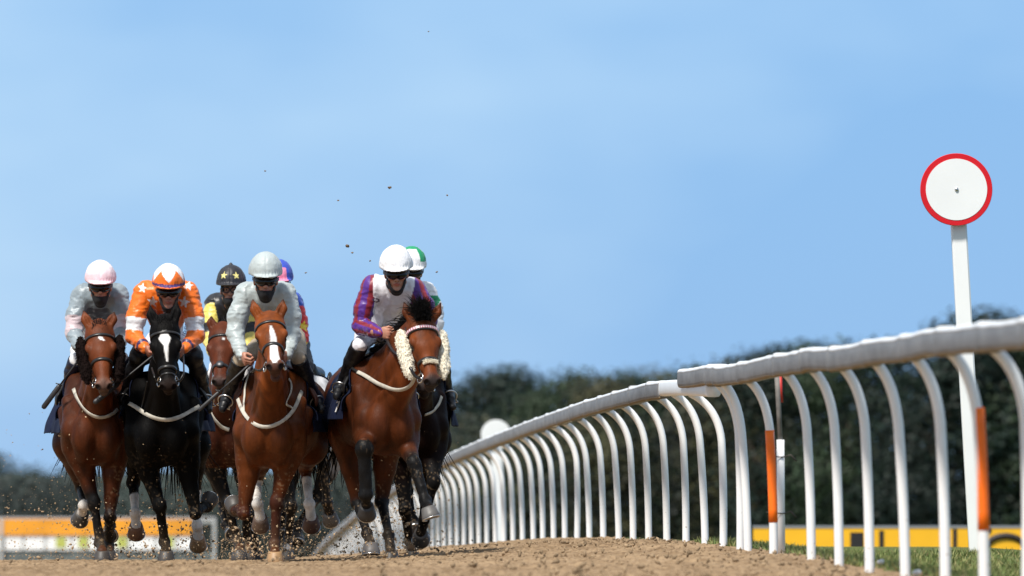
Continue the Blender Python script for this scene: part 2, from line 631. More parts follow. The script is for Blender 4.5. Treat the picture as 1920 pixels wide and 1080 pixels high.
M_PAD = mat('grey_padding', (.19, .195, .205), .55, var=(9, .22, (1, .3, 1)), bump=(24, .4, .005), spec=.3)
M_PADLIT = mat('padding_highlight', (.78, .79, .80), .35, var=(10, .08))  # pale colour of the highlight painted along the padding
M_TAPE = mat('joint_tape', (.21, .215, .225), .35, var=(9, .2))
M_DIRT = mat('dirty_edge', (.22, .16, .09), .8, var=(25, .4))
M_ORANGE = mat('orange_sleeve', (.95, .165, .002), .5, var=(14, .08), bump=(30, .2, .003))

def rail_path(spec, c=4.05):
    """spec: (pixel x, pixel y of the rail's centre line) along the rail line -> world points"""
    out = []
    for px, py in spec:
        s = (px - 235) / c
        d = FPX / s
        out.append(PX(px, py, d))
    return np.array(out)

def section(mb, pts, prof, closed=True, scale=None):
    pts = np.asarray(pts)
    n, k = len(pts), len(prof)
    vs_ = []
    for i in range(n):
        t = nz(pts[min(i + 1, n - 1)] - pts[max(i - 1, 0)])
        s_ = nz(np.cross(t, V(0, 0, 1)))
        if s_[0] < 0: s_ = -s_
        u = nz(np.cross(s_, t)); u = u if u[2] > 0 else -u
        sc = 1.0 if scale is None else scale[i]
        for a, b in prof:
            vs_.append(pts[i] + s_ * a * sc + u * b * sc)
    fs = []
    for i in range(n - 1):
        for j in range(k if closed else k - 1):
            a, b = i * k + j, i * k + (j + 1) % k
            fs.append((a, b, b + k, a + k))
    if closed:
        fs.append(tuple(range(k))[::-1]); fs.append(tuple(range((n - 1) * k, n * k)))
    mb.add(vs_, fs)

def oval(w, h, n=14, a0=0, a1=360, off=(0, 0)):
    p = []
    for a in np.linspace(math.radians(a0), math.radians(a1), n, endpoint=(a1 - a0) < 360):
        c, s_ = math.cos(a), math.sin(a)
        p.append((off[0] + w * math.copysign(abs(c) ** .42, c), off[1] + h * math.copysign(abs(s_) ** .5, s_)))
    return p

def resample(pts, step):
    pts = np.asarray(pts)
    seg = np.r_[0, np.cumsum(np.linalg.norm(np.diff(pts, axis=0), axis=1))]
    s_ = np.arange(0, seg[-1], step)
    q = np.stack([np.interp(s_, seg, pts[:, i]) for i in range(3)], 1)
    return q

def post_mesh(base, top, reach, r, rng_):
    """white tube rising from base and bending over, level, towards the rail on the track side"""
    b = np.asarray(base)
    H_ = top - b[2]
    lean = rng_.normal(0, .006)
    z1 = H_ - .30
    pts = [b + V(0, 0, -.12), b]
    for t in np.linspace(.15, 1, 6):
        pts.append(b + V(-.024 * t * t + lean * t, 0, z1 * t))
    A_ = pts[-1]; C_ = A_ + V(-.025, 0, .25); E_ = V(b[0] - reach, b[1], top + .045)
    for t in np.linspace(.1, 1, 10):
        pts.append(A_ * (1 - t) ** 2 + C_ * 2 * t * (1 - t) + E_ * t * t)
    mb = MB()
    mb.tube(pts, r, 12)
    return mb.mesh()

def build_rail(name, label, centre, posts, padded, collars, pad_end=None, extra=None, c=4.3):
    o0 = V(*centre[0])
    root = empty(name, (o0[0], o0[1], 0), label, 'running rail', 'white running rails along the track')
    O = V(o0[0], o0[1], 0)
    q = resample(centre - O, .12)
    # smooth the line a little but keep its waviness
    for _ in range(6):
        q[1:-1] = (q[:-2] + 2 * q[1:-1] + q[2:]) / 4
    mb = MB(); section(mb, q, oval(.050, .058, 16))
    obj('rail', mb.mesh(), M_PVC, root)
    k0 = int(len(q) * pad_end[0]); k1 = int(len(q) * pad_end[1])
    p = q[k0:k1]
    # the padding swells a little where each length of it is taped at a post
    p = resample(p, .04)
    pd = np.array([FPX / ((bx - 235) / c) for bx, _ in posts]) - O[1]
    near_ = np.min(np.abs(p[:, 1][:, None] - pd[None]), 1)
    rg0 = np.random.default_rng(8)
    sag = np.interp(np.arange(len(p)), np.linspace(0, len(p), 80), np.convolve(rg0.normal(0, .012, 80), np.ones(5) / 7, 'same'))
    scl = 1 + .10 * np.exp(-(near_ / .13) ** 2)
    p = p + sag[:, None] * V(0, 0, 1)
    mb = MB(); section(mb, p, oval(.056, .065, 18), scale=scl)
    pad = obj('padding', mb.mesh(), M_PAD, root)
    mb = MB(); section(mb, p + V(0, 0, .003), oval(.0568, .0665, 13, 22, 158) + oval(.046, .054, 5, 158, 22), scale=scl)  # light caught by the rounded upper edge, painted as a pale strip
    obj('top_highlight_strip', mb.mesh(), M_PADLIT, pad)
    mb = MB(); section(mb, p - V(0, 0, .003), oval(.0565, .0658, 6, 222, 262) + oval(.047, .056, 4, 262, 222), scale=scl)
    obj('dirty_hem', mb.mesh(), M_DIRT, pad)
    seg = np.r_[0, np.cumsum(np.linalg.norm(np.diff(q, axis=0), axis=1))]
    rg = np.random.default_rng(3)
    for (bx, by) in posts:
        s = (bx - 235) / c
        d = FPX / s
        i = np.argmin(np.abs((q[:, 1] + O[1]) - d))
        cx, cz = q[i][0], q[i][2]
        gx = x_rail(d) + .0
        base = V((bx - 960) * d / FPX, d, float(ground_z(np.array((bx - 960) * d / FPX), np.array(d)))) - O
        reach = base[0] - cx - .012
        me = post_mesh(base, cz - .085, reach, .0278, rg)
        po = obj('post', me, M_POST, root)
        if collars and k0 <= i < k1 - 1:
            mb = MB()
            section(mb, [q[i] - V(0, .016, 0), q[i] + V(0, .016, 0)], oval(.0630, .0725, 16))
            obj('joint_tape', mb.mesh(), M_TAPE, pad)
        for (ex, z0, z1) in (extra or ()):
            if ex == bx:
                mb = MB()
                zz = np.linspace(z0, z1, 8)
                H_ = cz - .085 - base[2] - .30
                mb.tube([base + V(-.024 * ((z - base[2]) / H_) ** 2, 0, z - base[2]) for z in zz], .0302, 14)
                obj('orange_sleeve', mb.mesh(), M_ORANGE, po)
    return root, q + O

far_c = rail_path([(1338, 729), (1300, 727), (1262, 727), (1215, 733), (1160, 748), (1105, 766), (1060, 782), (1010, 798), (960, 816), (905, 836), (860, 855), (820, 872),
                   (790, 888), (761, 906), (729, 926), (700, 946), (667, 970), (635, 998), (605, 1026), (590, 1045)])
far_posts = [(1356, 1023), (1322, 1020), (1286, 1018), (1250, 0), (1216, 0), (1187, 0), (1160, 0), (1131, 0), (1105, 0), (1082, 0), (1059, 0), (1038, 0), (1018, 0), (1000, 0), (980, 0), (962, 0),
             (945, 0), (929, 0), (913, 0), (898, 0), (884, 0), (870, 0), (857, 0), (845, 0), (833, 0), (822, 0), (811, 0), (800, 0), (790, 0), (780, 0), (771, 0), (762, 0), (753, 0), (745, 0), (737, 0),
             (729, 0), (721, 0), (714, 0), (706, 0), (699, 0), (692, 0), (685, 0), (678, 0), (671, 0), (664, 0), (657, 0), (650, 0), (644, 0), (637, 0), (631, 0), (624, 0), (618, 0), (611, 0), (605, 0)]
far_rail, far_q = build_rail('running_rail', 'long white running rail with grey padding curving away behind the lead horse', far_c, far_posts, True, True, (.043, .995))
near_c = rail_path([(1284, 708), (1300, 706), (1330, 705), (1365, 706), (1400, 699), (1445, 688), (1490, 680), (1540, 674), (1600, 668), (1640, 662), (1670, 656), (1740, 648), (1800, 639), (1860, 633), (1920, 628), (2000, 618), (2100, 606)], 4.02)
# the near rail stands a little nearer the track than the far one, so that their ends overlap
near_posts = [(1388, 0), (1402, 0), (1450, 0), (1521, 0), (1573, 0), (1630, 0), (1697, 0), (1772, 0), (1845, 0), (1925, 0), (2010, 0), (2100, 0)]
near_rail, near_q = build_rail('running_rail', 'nearest white running rail, bumpy grey padding, two posts with orange sleeves', near_c, near_posts, True, True, (.0, .999), c=4.2,
                               extra=[(1450, .27, .865), (1845, .225, .825)])
# the end of the near rail is turned back on itself
mb = MB()
e0 = near_q[0] - V(near_rail.location[0], near_rail.location[1], 0)
pts = [e0 + V(.0, -.02, 0), e0 + V(.0, .10, -.01), e0 + V(.02, .17, -.03), e0 + V(.08, .20, -.055), e0 + V(.15, .19, -.075), e0 + V(.20, .15, -.085)]
section(mb, pts, oval(.05, .055, 14))
obj('turned_end', mb.mesh(), M_PVC, near_rail)

# short white pipe stake wired to the orange-sleeved post
s_ = (1465 - 235) / 4.3; d_ = FPX / s_ - .02
b_ = PX(1465, 1035, d_)
st = empty('marker_stake', b_, 'short white pipe holding a grey and red rod, wired to an orange-sleeved post', 'stake')
mb = MB(); mb.tube([V(0, 0, -.1), V(-.004, 0, .40), V(-.006, 0, .735)], .026, 14); obj('pipe', mb.mesh(), M_PVC, st)
mb = MB(); mb.tube([V(-.006, 0, .70), V(-.02, .0, 1.0), V(-.028, .01, 1.17)], [.016, .017, .018], 8); obj('rod', mb.mesh(), mat('weathered_grey', (.16, .15, .14), .7, var=(20, .3)), st)
mb = MB(); mb.tube([V(.0, .01, .98), V(-.008, .012, 1.16)], .012, 8); obj('red_tape', mb.mesh(), mat('red_tape', (.55, .03, .02), .5), st)
for z in (.625, .255):
    mb = MB()
    mb.tube([V(-.10, -.03, z + .006), V(-.05, -.038, z), V(.0, -.032, z - .003), V(.028, -.01, z), V(.028, .02, z)], .004, 5)
    mb.tube([V(.028, .0, z), V(.06, -.01, z + .012), V(.10, .0, z - .03)], .005, 5)
    obj('wire_tie', mb.mesh(), mat('rusty_wire', (.05, .04, .035), .6), st)

# ------------------------------------------------------------------ winning posts
M_STEEL = mat('steel', (.62, .62, .62), .28, 1.0)
M_SIGNW = mat('white_paint', (.80, .81, .81), .35, var=(3, .03))
M_SIGNR = mat('red_paint', (.62, .006, .012), .35, var=(6, .05))
def winning_post(d, px_disc, py_disc, px_base, rad, pole_r, label, rim=True, zoff=0):
    base = PX(px_base, 1000, d); base[2] = float(ground_z(np.array(base[0]), np.array(d))) - .05
    top = PX(px_disc, py_disc, d) - base
    o = empty('winning_post', base, label, 'winning post', 'winning posts')
    pt = top + V(.0, .13, rad * .5)
        # square section with rounded look
    mb2 = MB()
    prof = [(pole_r * a, pole_r * b) for a, b in ((-1, -.8), (-.8, -1), (.8, -1), (1, -.8), (1, .8), (.8, 1), (-.8, 1), (-1, .8))]
    vs_, fs = [], []
    for p in (V(0, .13, -.3), pt):
        for a, b in prof: vs_.append(p + V(a, b, 0))
    for j in range(8): fs.append((j, (j + 1) % 8, 8 + (j + 1) % 8, 8 + j))
    fs += [tuple(range(8))[::-1], tuple(range(8, 16))]
    mb2.add(vs_, fs); obj('pole', mb2.mesh(False), M_SIGNW, o)
    tilt = nz(V(.06, -1, 0.0))
    mb = MB(); mb.lathe(top - tilt * .028, tilt, [(0, rad * .985), (.004, rad), (.024, rad), (.028, rad * .99)], 72)
    di = obj('disc', mb.mesh(False), M_SIGNR if rim else M_SIGNW, o)
    mb = MB(); mb.lathe(top + tilt * .0, tilt, [(-.004, rad * .85), (.003, rad * .85)], 72); obj('white_face', mb.mesh(False), M_SIGNW, di)
    if rim:
        mb = MB(); mb.lathe(top, tilt, [(0, .016), (.008, .016), (.014, .012), (.016, .003)], 14); obj('bolt', mb.mesh(), M_STEEL, di)
    return o
winning_post(66.0, 1794, 355, 1838, 68 * 66.0 / FPX, .061, 'tall white post carrying a white disc with a red rim beside the near rail')
winning_post(150.0, 930, 815, 941, 28 * 150 / FPX, .10, 'blurred white disc on a thick white post far behind the long rail', rim=False)

# ------------------------------------------------------------------ advertising boards
M_YEL = mat('yellow_board', (.88, .46, .012), .5, var=(2, .05))
M_OR = mat('orange_board', (.74, .31, .02), .5, var=(.8, .2))
M_BLK = mat('black_print', (.015, .012, .012), .6)
M_WB = mat('white_board', (.80, .82, .82), .5)
M_YG = mat('lime_print', (.42, .46, .10), .6)
M_GREYM = mat('grey_metal', (.30, .31, .33), .5, .3)
def board_r():
    d = 130.0
    sc = d / FPX
    b = PX(1412, 1030, d)
    o = empty('advertising_board', b, 'long yellow advertising board with cropped black lettering behind the near rail', 'advertising board', 'trackside advertising boards')
    W_, H_ = 900 * sc, 60 * sc
    top = (1030 - 990) * sc
    mb = MB(); mb.box((W_ / 2, .03, top - H_ / 2), (W_, .05, H_)); obj('panel', mb.mesh(False), M_YEL, o)
    mb = MB(); mb.box((W_ / 2, .03, top + .018), (W_ + .02, .07, .036)); obj('top_edge', mb.mesh(False), M_GREYM, o)
    def letter(x0, x1, y0, y1):
        mb = MB(); mb.box(((x0 + x1) / 2 * sc - 1412 * sc, .0, (1030 - (y0 + y1) / 2) * sc), ((x1 - x0) * sc, .012, (y1 - y0) * sc))
        obj('black_letter', mb.mesh(False), M_BLK, o)
    for e in ((1594, 1619, 998, 1050), (1648, 1657, 995, 1050), (1786, 1794, 992, 1050), (1850, 1858, 991, 999)): letter(*e)
    cx = (1885 - 1412) * sc
    mb = MB(); mb.tube([V(cx + 40 * sc * math.cos(a), -.0, -.04 + 30 * sc * math.sin(a)) for a in np.linspace(.25, math.pi - .25, 16)], 6 * sc, 4)
    obj('black_letter', mb.mesh(False), M_BLK, o)
    mb = MB()
    for x in np.linspace(.3, W_ - .3, 5): mb.box((x, .09, top - H_ / 2 - .4), (.06, .06, H_ + .8))
    obj('support', mb.mesh(False), M_GREYM, o)
board_r()
def board_l():
    d = 320.0
    sc = d / FPX
    b = PX(0, 1045, d)
    o = empty('advertising_board', b, 'blurred orange banner rail over white panels with lime squares behind the horses', 'advertising board', 'trackside advertising boards')
    X = lambda px: px * sc
    Z = lambda py: (1045 - py) * sc
    mb = MB(); mb.box((X(120), 0, Z(988)), (X(480), .06, 31 * sc)); obj('orange_banner', mb.mesh(False), M_OR, o)
    mb = MB(); mb.box((X(140), .0, Z(971.5)), (X(530), .08, 3 * sc)); obj('top_rail', mb.mesh(False), mat('pale_rail', (.5, .5, .52), .5), o)
    for x0, x1 in ((-110, -60), (-56, 4), (10, 42), (47, 83), (88, 133), (137, 160), (164, 205), (210, 240), (244, 290), (295, 330), (334, 362)):
        mb = MB(); mb.box((X((x0 + x1) / 2), .05, Z(1018)), ((x1 - x0) * sc, .04, 27 * sc)); p = obj('white_panel', mb.mesh(False), M_WB, o)
        if x0 in (88, 137, 210, 295):
            mb = MB(); mb.box((X((x0 + x1) / 2 + (4 if x0 != 137 else 8)), .02, Z(1017)), (19 * sc, .02, 20 * sc)); obj('lime_square', mb.mesh(False), M_YG, p)
    mb = MB(); mb.box((X(125), .09, Z(1018)), (X(475), .03, 24 * sc)); obj('grey_backing', mb.mesh(False), mat('pale_grey', (.45, .47, .47), .6), o)
    for x in (3, 402):
        mb = MB(); mb.box((X(x), -.03, Z(1012) - .3), (6 * sc, .08, 76 * sc + .6)); obj('upright', mb.mesh(False), mat('grey_white', (.42, .44, .44), .6), o)
    mb = MB(); mb.box((X(384), -.03, Z(978)), (40 * sc, .07, 5 * sc)); obj('top_bar', mb.mesh(False), mat('grey_white', (.42, .44, .44), .6), o)
    mb = MB(); mb.box((X(140), .12, Z(1050)), (X(530), .05, 34 * sc)); obj('grey_skirt', mb.mesh(False), mat('grey_green', (.10, .12, .12), .8, var=(3, .4)), o)
board_l()

# ------------------------------------------------------------------ trees and hedges
M_BARK = mat('bark', (.07, .05, .035), .9, bump=(12, .6, .05, (1, 1, .2)))
M_LEAF = mat('leaves', rough=.6, attr=True, spec=.25)
def tree(px, top, d, wpx, c, label, seed, base_drop=0.0, n=2200, cat='tree', name='tree', group='trees of the wood beyond the track', low=.12):
    r = np.random.default_rng(seed)
    x = (px - 960) * d / FPX
    g = float(ground_z(np.array(x), np.array(d)))
    zt = CH + (HY - top) * d / FPX
    Hh = zt - g
    R = wpx * d / FPX / 2
    o = empty(name, (x, d, g), label, cat, group)
    mb = MB()
    mb.tube([V(0, 0, -.3), V(r.normal(0, .1), 0, Hh * .3), V(r.normal(0, .3), r.normal(0, .3), Hh * .75)], [Hh * .03, Hh * .022, Hh * .008], 8)
    for _ in range(6):
        a = r.uniform(0, 6.28); z0 = Hh * r.uniform(.25, .55)
        mb.tube([V(0, 0, z0), V(math.cos(a) * R * .4, math.sin(a) * R * .4, z0 + Hh * .14), V(math.cos(a) * R * .75, math.sin(a) * R * .75, z0 + Hh * .22)], [Hh * .012, Hh * .008, Hh * .003], 6)
    obj('trunk', mb.mesh(), M_BARK, o)
    # boughs: clumps of leaves spread through an uneven crown
    nb_ = 34
    cen, rad, cb = [], [], []
    for _ in range(nb_):
        t = r.random()
        z = Hh * (low + (1 - low) * t)
        env = R * (math.sin(math.pi * min(t * .72 + .22, 1)) ** .7)
        a = r.uniform(0, 6.28); rr = env * math.sqrt(r.random())
        rc = Hh * r.uniform(.09, .18)
        cen.append((rr * math.cos(a), rr * math.sin(a), min(z, Hh - rc * .75))); rad.append(rc); cb.append(r.uniform(.4, 1.6))
    cen.append((0, 0, Hh * .93)); rad.append(Hh * .07); cb.append(1.0)
    cen, rad, cb = np.array(cen), np.array(rad), np.array(cb)
    k = r.integers(0, len(cen), n)
    u = r.normal(0, 1, (n, 3)); u /= np.linalg.norm(u, axis=1, keepdims=True)
    p = cen[k] + u * (rad[k] * r.random(n) ** .4)[:, None] * V(1.15, 1.15, .85)
    sz = Hh * r.uniform(.0045, .011, n)
    nrm = u + V(0, -.1, .25) + r.normal(0, .28, (n, 3)); nrm /= np.linalg.norm(nrm, axis=1, keepdims=True)
    t1 = np.cross(nrm, r.normal(0, 1, (n, 3))); t1 /= np.linalg.norm(t1, axis=1, keepdims=True)
    t2 = np.cross(nrm, t1)
    sx, sy = sz[:, None] * t1, sz[:, None] * .7 * t2
    v = np.stack([p - sx, p + sy, p + sx, p - sy], 1).reshape(-1, 3)
    f = np.arange(n * 4).reshape(n, 4)
    cc = np.array(c)[None] * (cb[k] * r.uniform(.85, 1.15, n))[:, None]
    obj('crown', mesh_from(v, f, False, np.repeat(cc, 4, 0)), M_LEAF, o)
DG, MG, OG, BG = (.006, .015, .010), (.015, .028, .012), (.050, .050, .022), (.028, .043, .037)  # BG: dust haze mixed into the leaf colour as grey
# wood on the right: rows of separate trees, each with its own crown
TL = [(862, 712, 520, 70, DG, 'dark bushy tree just right of the lead horse'),
      (905, 690, 500, 90, DG, 'dark rounded tree behind the white disc'),
      (955, 684, 500, 80, DG, 'broad dark tree right of the white disc'),
      (1010, 722, 480, 80, MG, 'low tree in the dip of the tree line'),
      (1075, 690, 500, 90, MG, 'mid green tree above the long rail'),
      (1130, 706, 470, 90, OG, 'olive brown tree above the long rail'),
      (1180, 690, 480, 90, MG, 'tree with a rounded top left of the rail ends'),
      (1235, 688, 500, 90, OG, 'olive tree just left of the rail ends'),
      (1300, 672, 480, 110, MG, 'tree standing over the overlapping rail ends'),
      (1370, 668, 470, 110, OG, 'olive tree right of the overlapping rail ends'),
      (1440, 648, 460, 110, DG, 'dark tree behind the orange-sleeved post'),
      (1515, 640, 460, 110, MG, 'tree above the middle of the near rail'),
      (1590, 634, 450, 120, MG, 'wide tree above the near rail'),
      (1665, 632, 450, 120, DG, 'dark wide tree left of the tall white post'),
      (1765, 594, 440, 120, DG, 'tall dark tree directly behind the tall white post'),
      (1860, 576, 440, 140, DG, 'tallest tree of the wood, right of the tall white post'),
      (1950, 590, 440, 140, MG, 'tall tree cut by the right edge of the view')]
for i, (px, top, d, w, c, lb) in enumerate(TL):
    tree(px, top, d, w * 1.25, c, lb, 200 + i, n=13000)
r_ = np.random.default_rng(99)
# the wood's under-storey and deeper rows read as one dark mass
def wood_mass(name, x0, x1, topf, d0_, d1_, n, seed, cols, size=(.25, .6)):
    r = np.random.default_rng(seed)
    px = r.uniform(x0, x1, n); d = r.uniform(d0_, d1_, n)
    tp = np.interp(px, *topf) + 22 * fbm(np.stack([px * .02, px * 0, px * 0], -1), 1, 3, seed)
    x = (px - 960) * d / FPX
    g = ground_z(x, d)
    zt = CH + (HY - tp) * d / FPX
    t = r.random(n) ** .75
    z = g + (zt - g) * t
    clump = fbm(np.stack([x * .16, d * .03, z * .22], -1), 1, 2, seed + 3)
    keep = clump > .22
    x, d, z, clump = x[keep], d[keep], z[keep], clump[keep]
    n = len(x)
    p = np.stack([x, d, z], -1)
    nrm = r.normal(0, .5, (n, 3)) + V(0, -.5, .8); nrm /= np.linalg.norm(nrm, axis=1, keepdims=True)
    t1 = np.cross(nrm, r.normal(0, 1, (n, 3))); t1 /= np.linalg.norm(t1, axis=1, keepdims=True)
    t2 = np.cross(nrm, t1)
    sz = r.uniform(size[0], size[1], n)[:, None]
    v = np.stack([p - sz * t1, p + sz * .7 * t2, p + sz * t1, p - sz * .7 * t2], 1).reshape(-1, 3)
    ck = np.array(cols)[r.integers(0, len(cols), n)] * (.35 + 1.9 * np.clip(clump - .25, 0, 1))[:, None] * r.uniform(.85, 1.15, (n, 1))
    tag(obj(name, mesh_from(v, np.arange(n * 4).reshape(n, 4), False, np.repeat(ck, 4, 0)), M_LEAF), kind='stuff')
wood_mass('wood', 790, 2060, ([790, 900, 1000, 1200, 1400, 1600, 1700, 1800, 2060], [775, 765, 775, 760, 735, 705, 695, 660, 660]), 465, 520, 90000, 5, [DG, MG, DG, OG], (.09, .22))
for i, (px, top, w, lb) in enumerate([(-20, 846, 70, 'grey-green tree at the left end of the distant hedge'), (60, 868, 90, 'distant tree low over the orange banner'), (150, 862, 100, 'distant tree behind the leftmost horse'),
                               (250, 866, 110, 'distant tree between the two left horses'), (360, 862, 110, 'distant tree behind the black horse'), (470, 866, 110, 'distant tree behind the chestnut horse'),
                               (590, 850, 110, 'distant tree behind the grey horse'), (690, 800, 110, 'distant tree behind the lead horse'), (780, 750, 110, 'distant tree at the left end of the wood')]):
    tree(px, top, 560, w * 1.3, BG, lb, 300 + i, n=8000, group='distant trees behind the field of horses', low=.05)
wood_mass('hedge', -60, 860, ([-60, 0, 560, 700, 780, 860], [872, 880, 880, 850, 800, 760]), 540, 600, 110000, 9, [BG, (.034, .042, .036), (.024, .034, .032)], (.09, .24))  # paler greys in the leaves stand in for dusty air
# ------------------------------------------------------------------ horses
M_COAT = mat('horse_coat', rough=.50, attr=True, bump=(120, .45, .006, (1, 1, .22)), var=(16, .34, (1, 1, .28)), spec=.13)
M_BLACK = mat('black_coat', rough=.58, attr=True, bump=(120, .45, .006, (1, 1, .22)), spec=.06)
M_HOOF = mat('hoof_horn', (.05, .042, .036), .5, attr=True, bump=(60, .3, .003, (.3, .3, 4)))
M_LEATHER = mat('black_leather', (.012, .011, .011), .38, bump=(90, .2, .002))
M_BROWNL = mat('brown_leather', (.10, .03, .015), .45, bump=(90, .2, .002))
M_WEB = mat('white_webbing', (.46, .43, .37), .75, var=(14, .22), bump=(200, .3, .002))
M_NAVY = mat('navy_cloth', (.005, .009, .030), .75, var=(12, .2), bump=(40, .4, .006), spec=.2)
M_WHITE = mat('white_print', (.8, .8, .8), .6)
M_HAIR = mat('black_hair', (.006, .0055, .0055), .75, bump=(80, .3, .003), spec=.12)
M_EYE = mat('dark_eye', (.006, .004, .003), .06, spec=.7)
M_FLEECE = {'w': mat('cream_fleece', (.72, .66, .53), .9, var=(40, .15), sheen=.4),
            'b': mat('dark_brown_fleece', (.007, .0035, .003), .95, var=(40, .3), spec=.1)}

def strands(mb, roots, dirs, length, rad, rnd, droop=.5, seg=4, side=None):
    for p, d in zip(roots, dirs):
        L = length * rnd.uniform(.6, 1.15)
        d = nz(np.asarray(d) + rnd.normal(0, .22, 3))
        pts, q = [np.asarray(p, float)], np.asarray(p, float)
        for i in range(seg):
            q = q + d * L / seg
            d = nz(d + V(0, 0, -droop / seg) + rnd.normal(0, .1, 3))
            pts.append(q)
        r = rad * rnd.uniform(.6, 1.3)
        mb.tube(pts, [r * (1.1 - .95 * (i / seg) ** 1.6) for i in range(seg + 1)], 4)

def make_horse(S):
    d0, yaw, G = S['d'], math.radians(S.get('yaw', 0)), S.get('ground', 0.0)
    X0 = (S['px'] - 960) * d0 / FPX
    O = V(X0, d0, G)
    h = V(math.sin(yaw), -math.cos(yaw), 0); l = V(math.cos(yaw), math.sin(yaw), 0); up = V(0, 0, 1)
    dz = S.get('dz', -.05); wd = S.get('wide', 1.0)
    def T(x, y, z):
        return x * h + y * wd * l + (z + dz) * up
    def P(px, py, f):
        return PX(px, py, d0 - f) - O
    root = empty('horse', O, S['label'], 'horse', 'racehorses galloping down the track')
    h_ = S.get('vox', .009)
    rnd = np.random.default_rng(S['seed'])
    # ---- head frame
    pf = S.get('poll_f', 1.0)
    poll = P(*S['poll'], pf)
    Lh = S.get('headlen', .58)
    nf = pf + .3
    for _ in range(4):
        nose = P(*S['nose'], nf)
        dd = nose - poll
        nf = pf + math.sqrt(max(Lh ** 2 - dd[0] ** 2 - dd[2] ** 2, .04))
    nose = P(*S['nose'], nf)
    A = nz(nose - poll)
    turn = math.radians(S.get('turn', 0))
    ref = V(math.sin(turn), -math.cos(turn), .35)
    Nn = nz(ref - A * (ref @ A))
    W = nz(np.cross(A, Nn))
    if W[0] < 0: W = -W
    q = Lh / .58
    hw = S.get('headwide', 1.10)
    def H(u, n, w):
        return poll + q * (u * A + n * Nn + w * hw * W)
    RH = np.stack([A, Nn, W], 1)
    # ---- limb joints
    def joint(prev, px, py, L, sg):
        f = -prev[1]
        for _ in range(4):
            p = P(px, py, f)
            dd = p - prev
            f = -prev[1] + sg * math.sqrt(max(L * L - dd[0] ** 2 - dd[2] ** 2, .0004))
        return P(px, py, f)
    legs = []
    for side, spec in (('f', S['fore'][0]), ('f', S['fore'][1]), ('h', S['hind'][0]), ('h', S['hind'][1])):
        i = len(legs) % 2
        sy = -1 if i == 0 else 1
        if side == 'f':
            st = T(.36, .145 * sy, .96)
            Ls = (.44, .29, .19)
        else:
            st = T(S.get('stx', -.52), .18 * sy, .98)
            Ls = (.44, .36, .19)
        js = [st]
        for k, e in enumerate(spec[:3]):
            if len(e) == 3 or (len(e) > 3 and isinstance(e[3], tuple)):
                js.append(joint(js[-1], e[0], e[1], Ls[k], e[2]))
            else:
                js.append(P(e[0], e[1], e[2]))
        legs.append((side, sy, js))
    R0s = []
    for li, (side, sy, js) in enumerate(legs):
        spec = (S['fore'] + S['hind'])[li]
        ax = nz(js[3] - js[2])
        if len(spec) > 3: ax = nz(np.array(spec[3]))
        elif len(spec[2]) > 3: ax = nz(np.array(spec[2][3]))
        if len(spec) <= 3 and len(spec[2]) <= 3 and js[3][2] + G < .07:      # weight-bearing foot, a little way into the sand
            ax = nz(V(0, .10, -1)); js[3] = V(js[3][0], js[3][1], -G - .035)
        R0s.append((js[3] - ax * .085, ax))
    # ---- body field
    allp = np.array([p for L in legs for p in L[2]] + [nose, poll, T(-1.15, .35, 1.5), T(-1.15, -.35, 1.0), T(.7, .35, 1.0), T(.7, -.35, 1), poll + V(0, 0, .22)] + [P(*e[:2], pf) for e in S['ears']])
    F = Field(allp.min(0) - .13, allp.max(0) + .13, h_)
    lf = lambda r: (l, r)
    F.cone(T(.28, 0, 1.17), T(-.3, 0, 1.14), .25, .285, .05, lf(.92))
    F.cone(T(-.3, 0, 1.14), T(-.75, 0, 1.22), .29, .21, .08, lf(.95))
    F.cone(T(.22, 0, 1.47), T(-.25, 0, 1.42), .10, .12, .1)
    F.cone(T(-.25, 0, 1.40), T(-.8, 0, 1.40), .13, .15, .1)
    for sy in (-1, 1):
        F.ell(T(-.76, .11 * sy, 1.24), (.30, .19, .25), np.stack([h, l, up], 1), .08)
        F.ell(T(-.98, .10 * sy, 1.17), (.17, .13, .22), np.stack([h, l, up], 1), .06)
        # shoulder, point of shoulder, breast
        F.cone(T(.10, .12 * sy, 1.42), T(.45, .165 * sy, 1.08), .12, .108, .04)
        F.cone(T(.45, .16 * sy, 1.08), T(.36, .16 * sy, .95), .108, .11, .03)
        F.ell(T(.535, .095 * sy, 1.03), (.115, .105, .17), np.stack([h, l, up], 1), .022)
        F.cone(T(.30, .215 * sy, 1.30), T(.50, .19 * sy, 1.06), .055, .055, .015)       # edge of the shoulder
        F.cone(T(.12, .235 * sy, 1.22), T(.33, .19 * sy, .98), .06, .07, .02)
        F.ell(T(.46, .095 * sy, .90), (.10, .075, .09), np.stack([h, l, up], 1), .03)
    F.ell(T(.40, 0, 1.05), (.19, .18, .25), np.stack([h, l, up], 1), .04)
    # neck
    cA, cB = T(.12, 0, 1.44), H(-.015, -.03, 0)
    mA, mB = T(.36, 0, 1.28), H(.09, -.10, 0)
    lA, lB = T(.50, 0, 1.14), H(.20, -.17, 0)
    nl = nz(l + W)
    mid = lambda a, b, t, s=0: a + (b - a) * t + V(0, 0, s)
    F.cone(cA, mid(cA, cB, .5, .03), .12, .085, .08, (nl, .9)); F.cone(mid(cA, cB, .5, .03), cB, .085, .075, .05, (nl, .9))
    F.cone(mA, mid(mA, mB, .5), .185, .135, .08, (nl, .82)); F.cone(mid(mA, mB, .5), mB, .135, .10, .06, (nl, .82))
    F.cone(lA, mid(lA, lB, .55), .125, .085, .07, (nl, .9)); F.cone(mid(lA, lB, .55), lB, .085, .07, .05, (nl, .9))
    for sy in (-1, 1):    # cords of the neck running into the breast
        F.cone(T(.47, .09 * sy, 1.16), mid(lA, lB, .6) + nl * .055 * sy, .062, .040, .012)
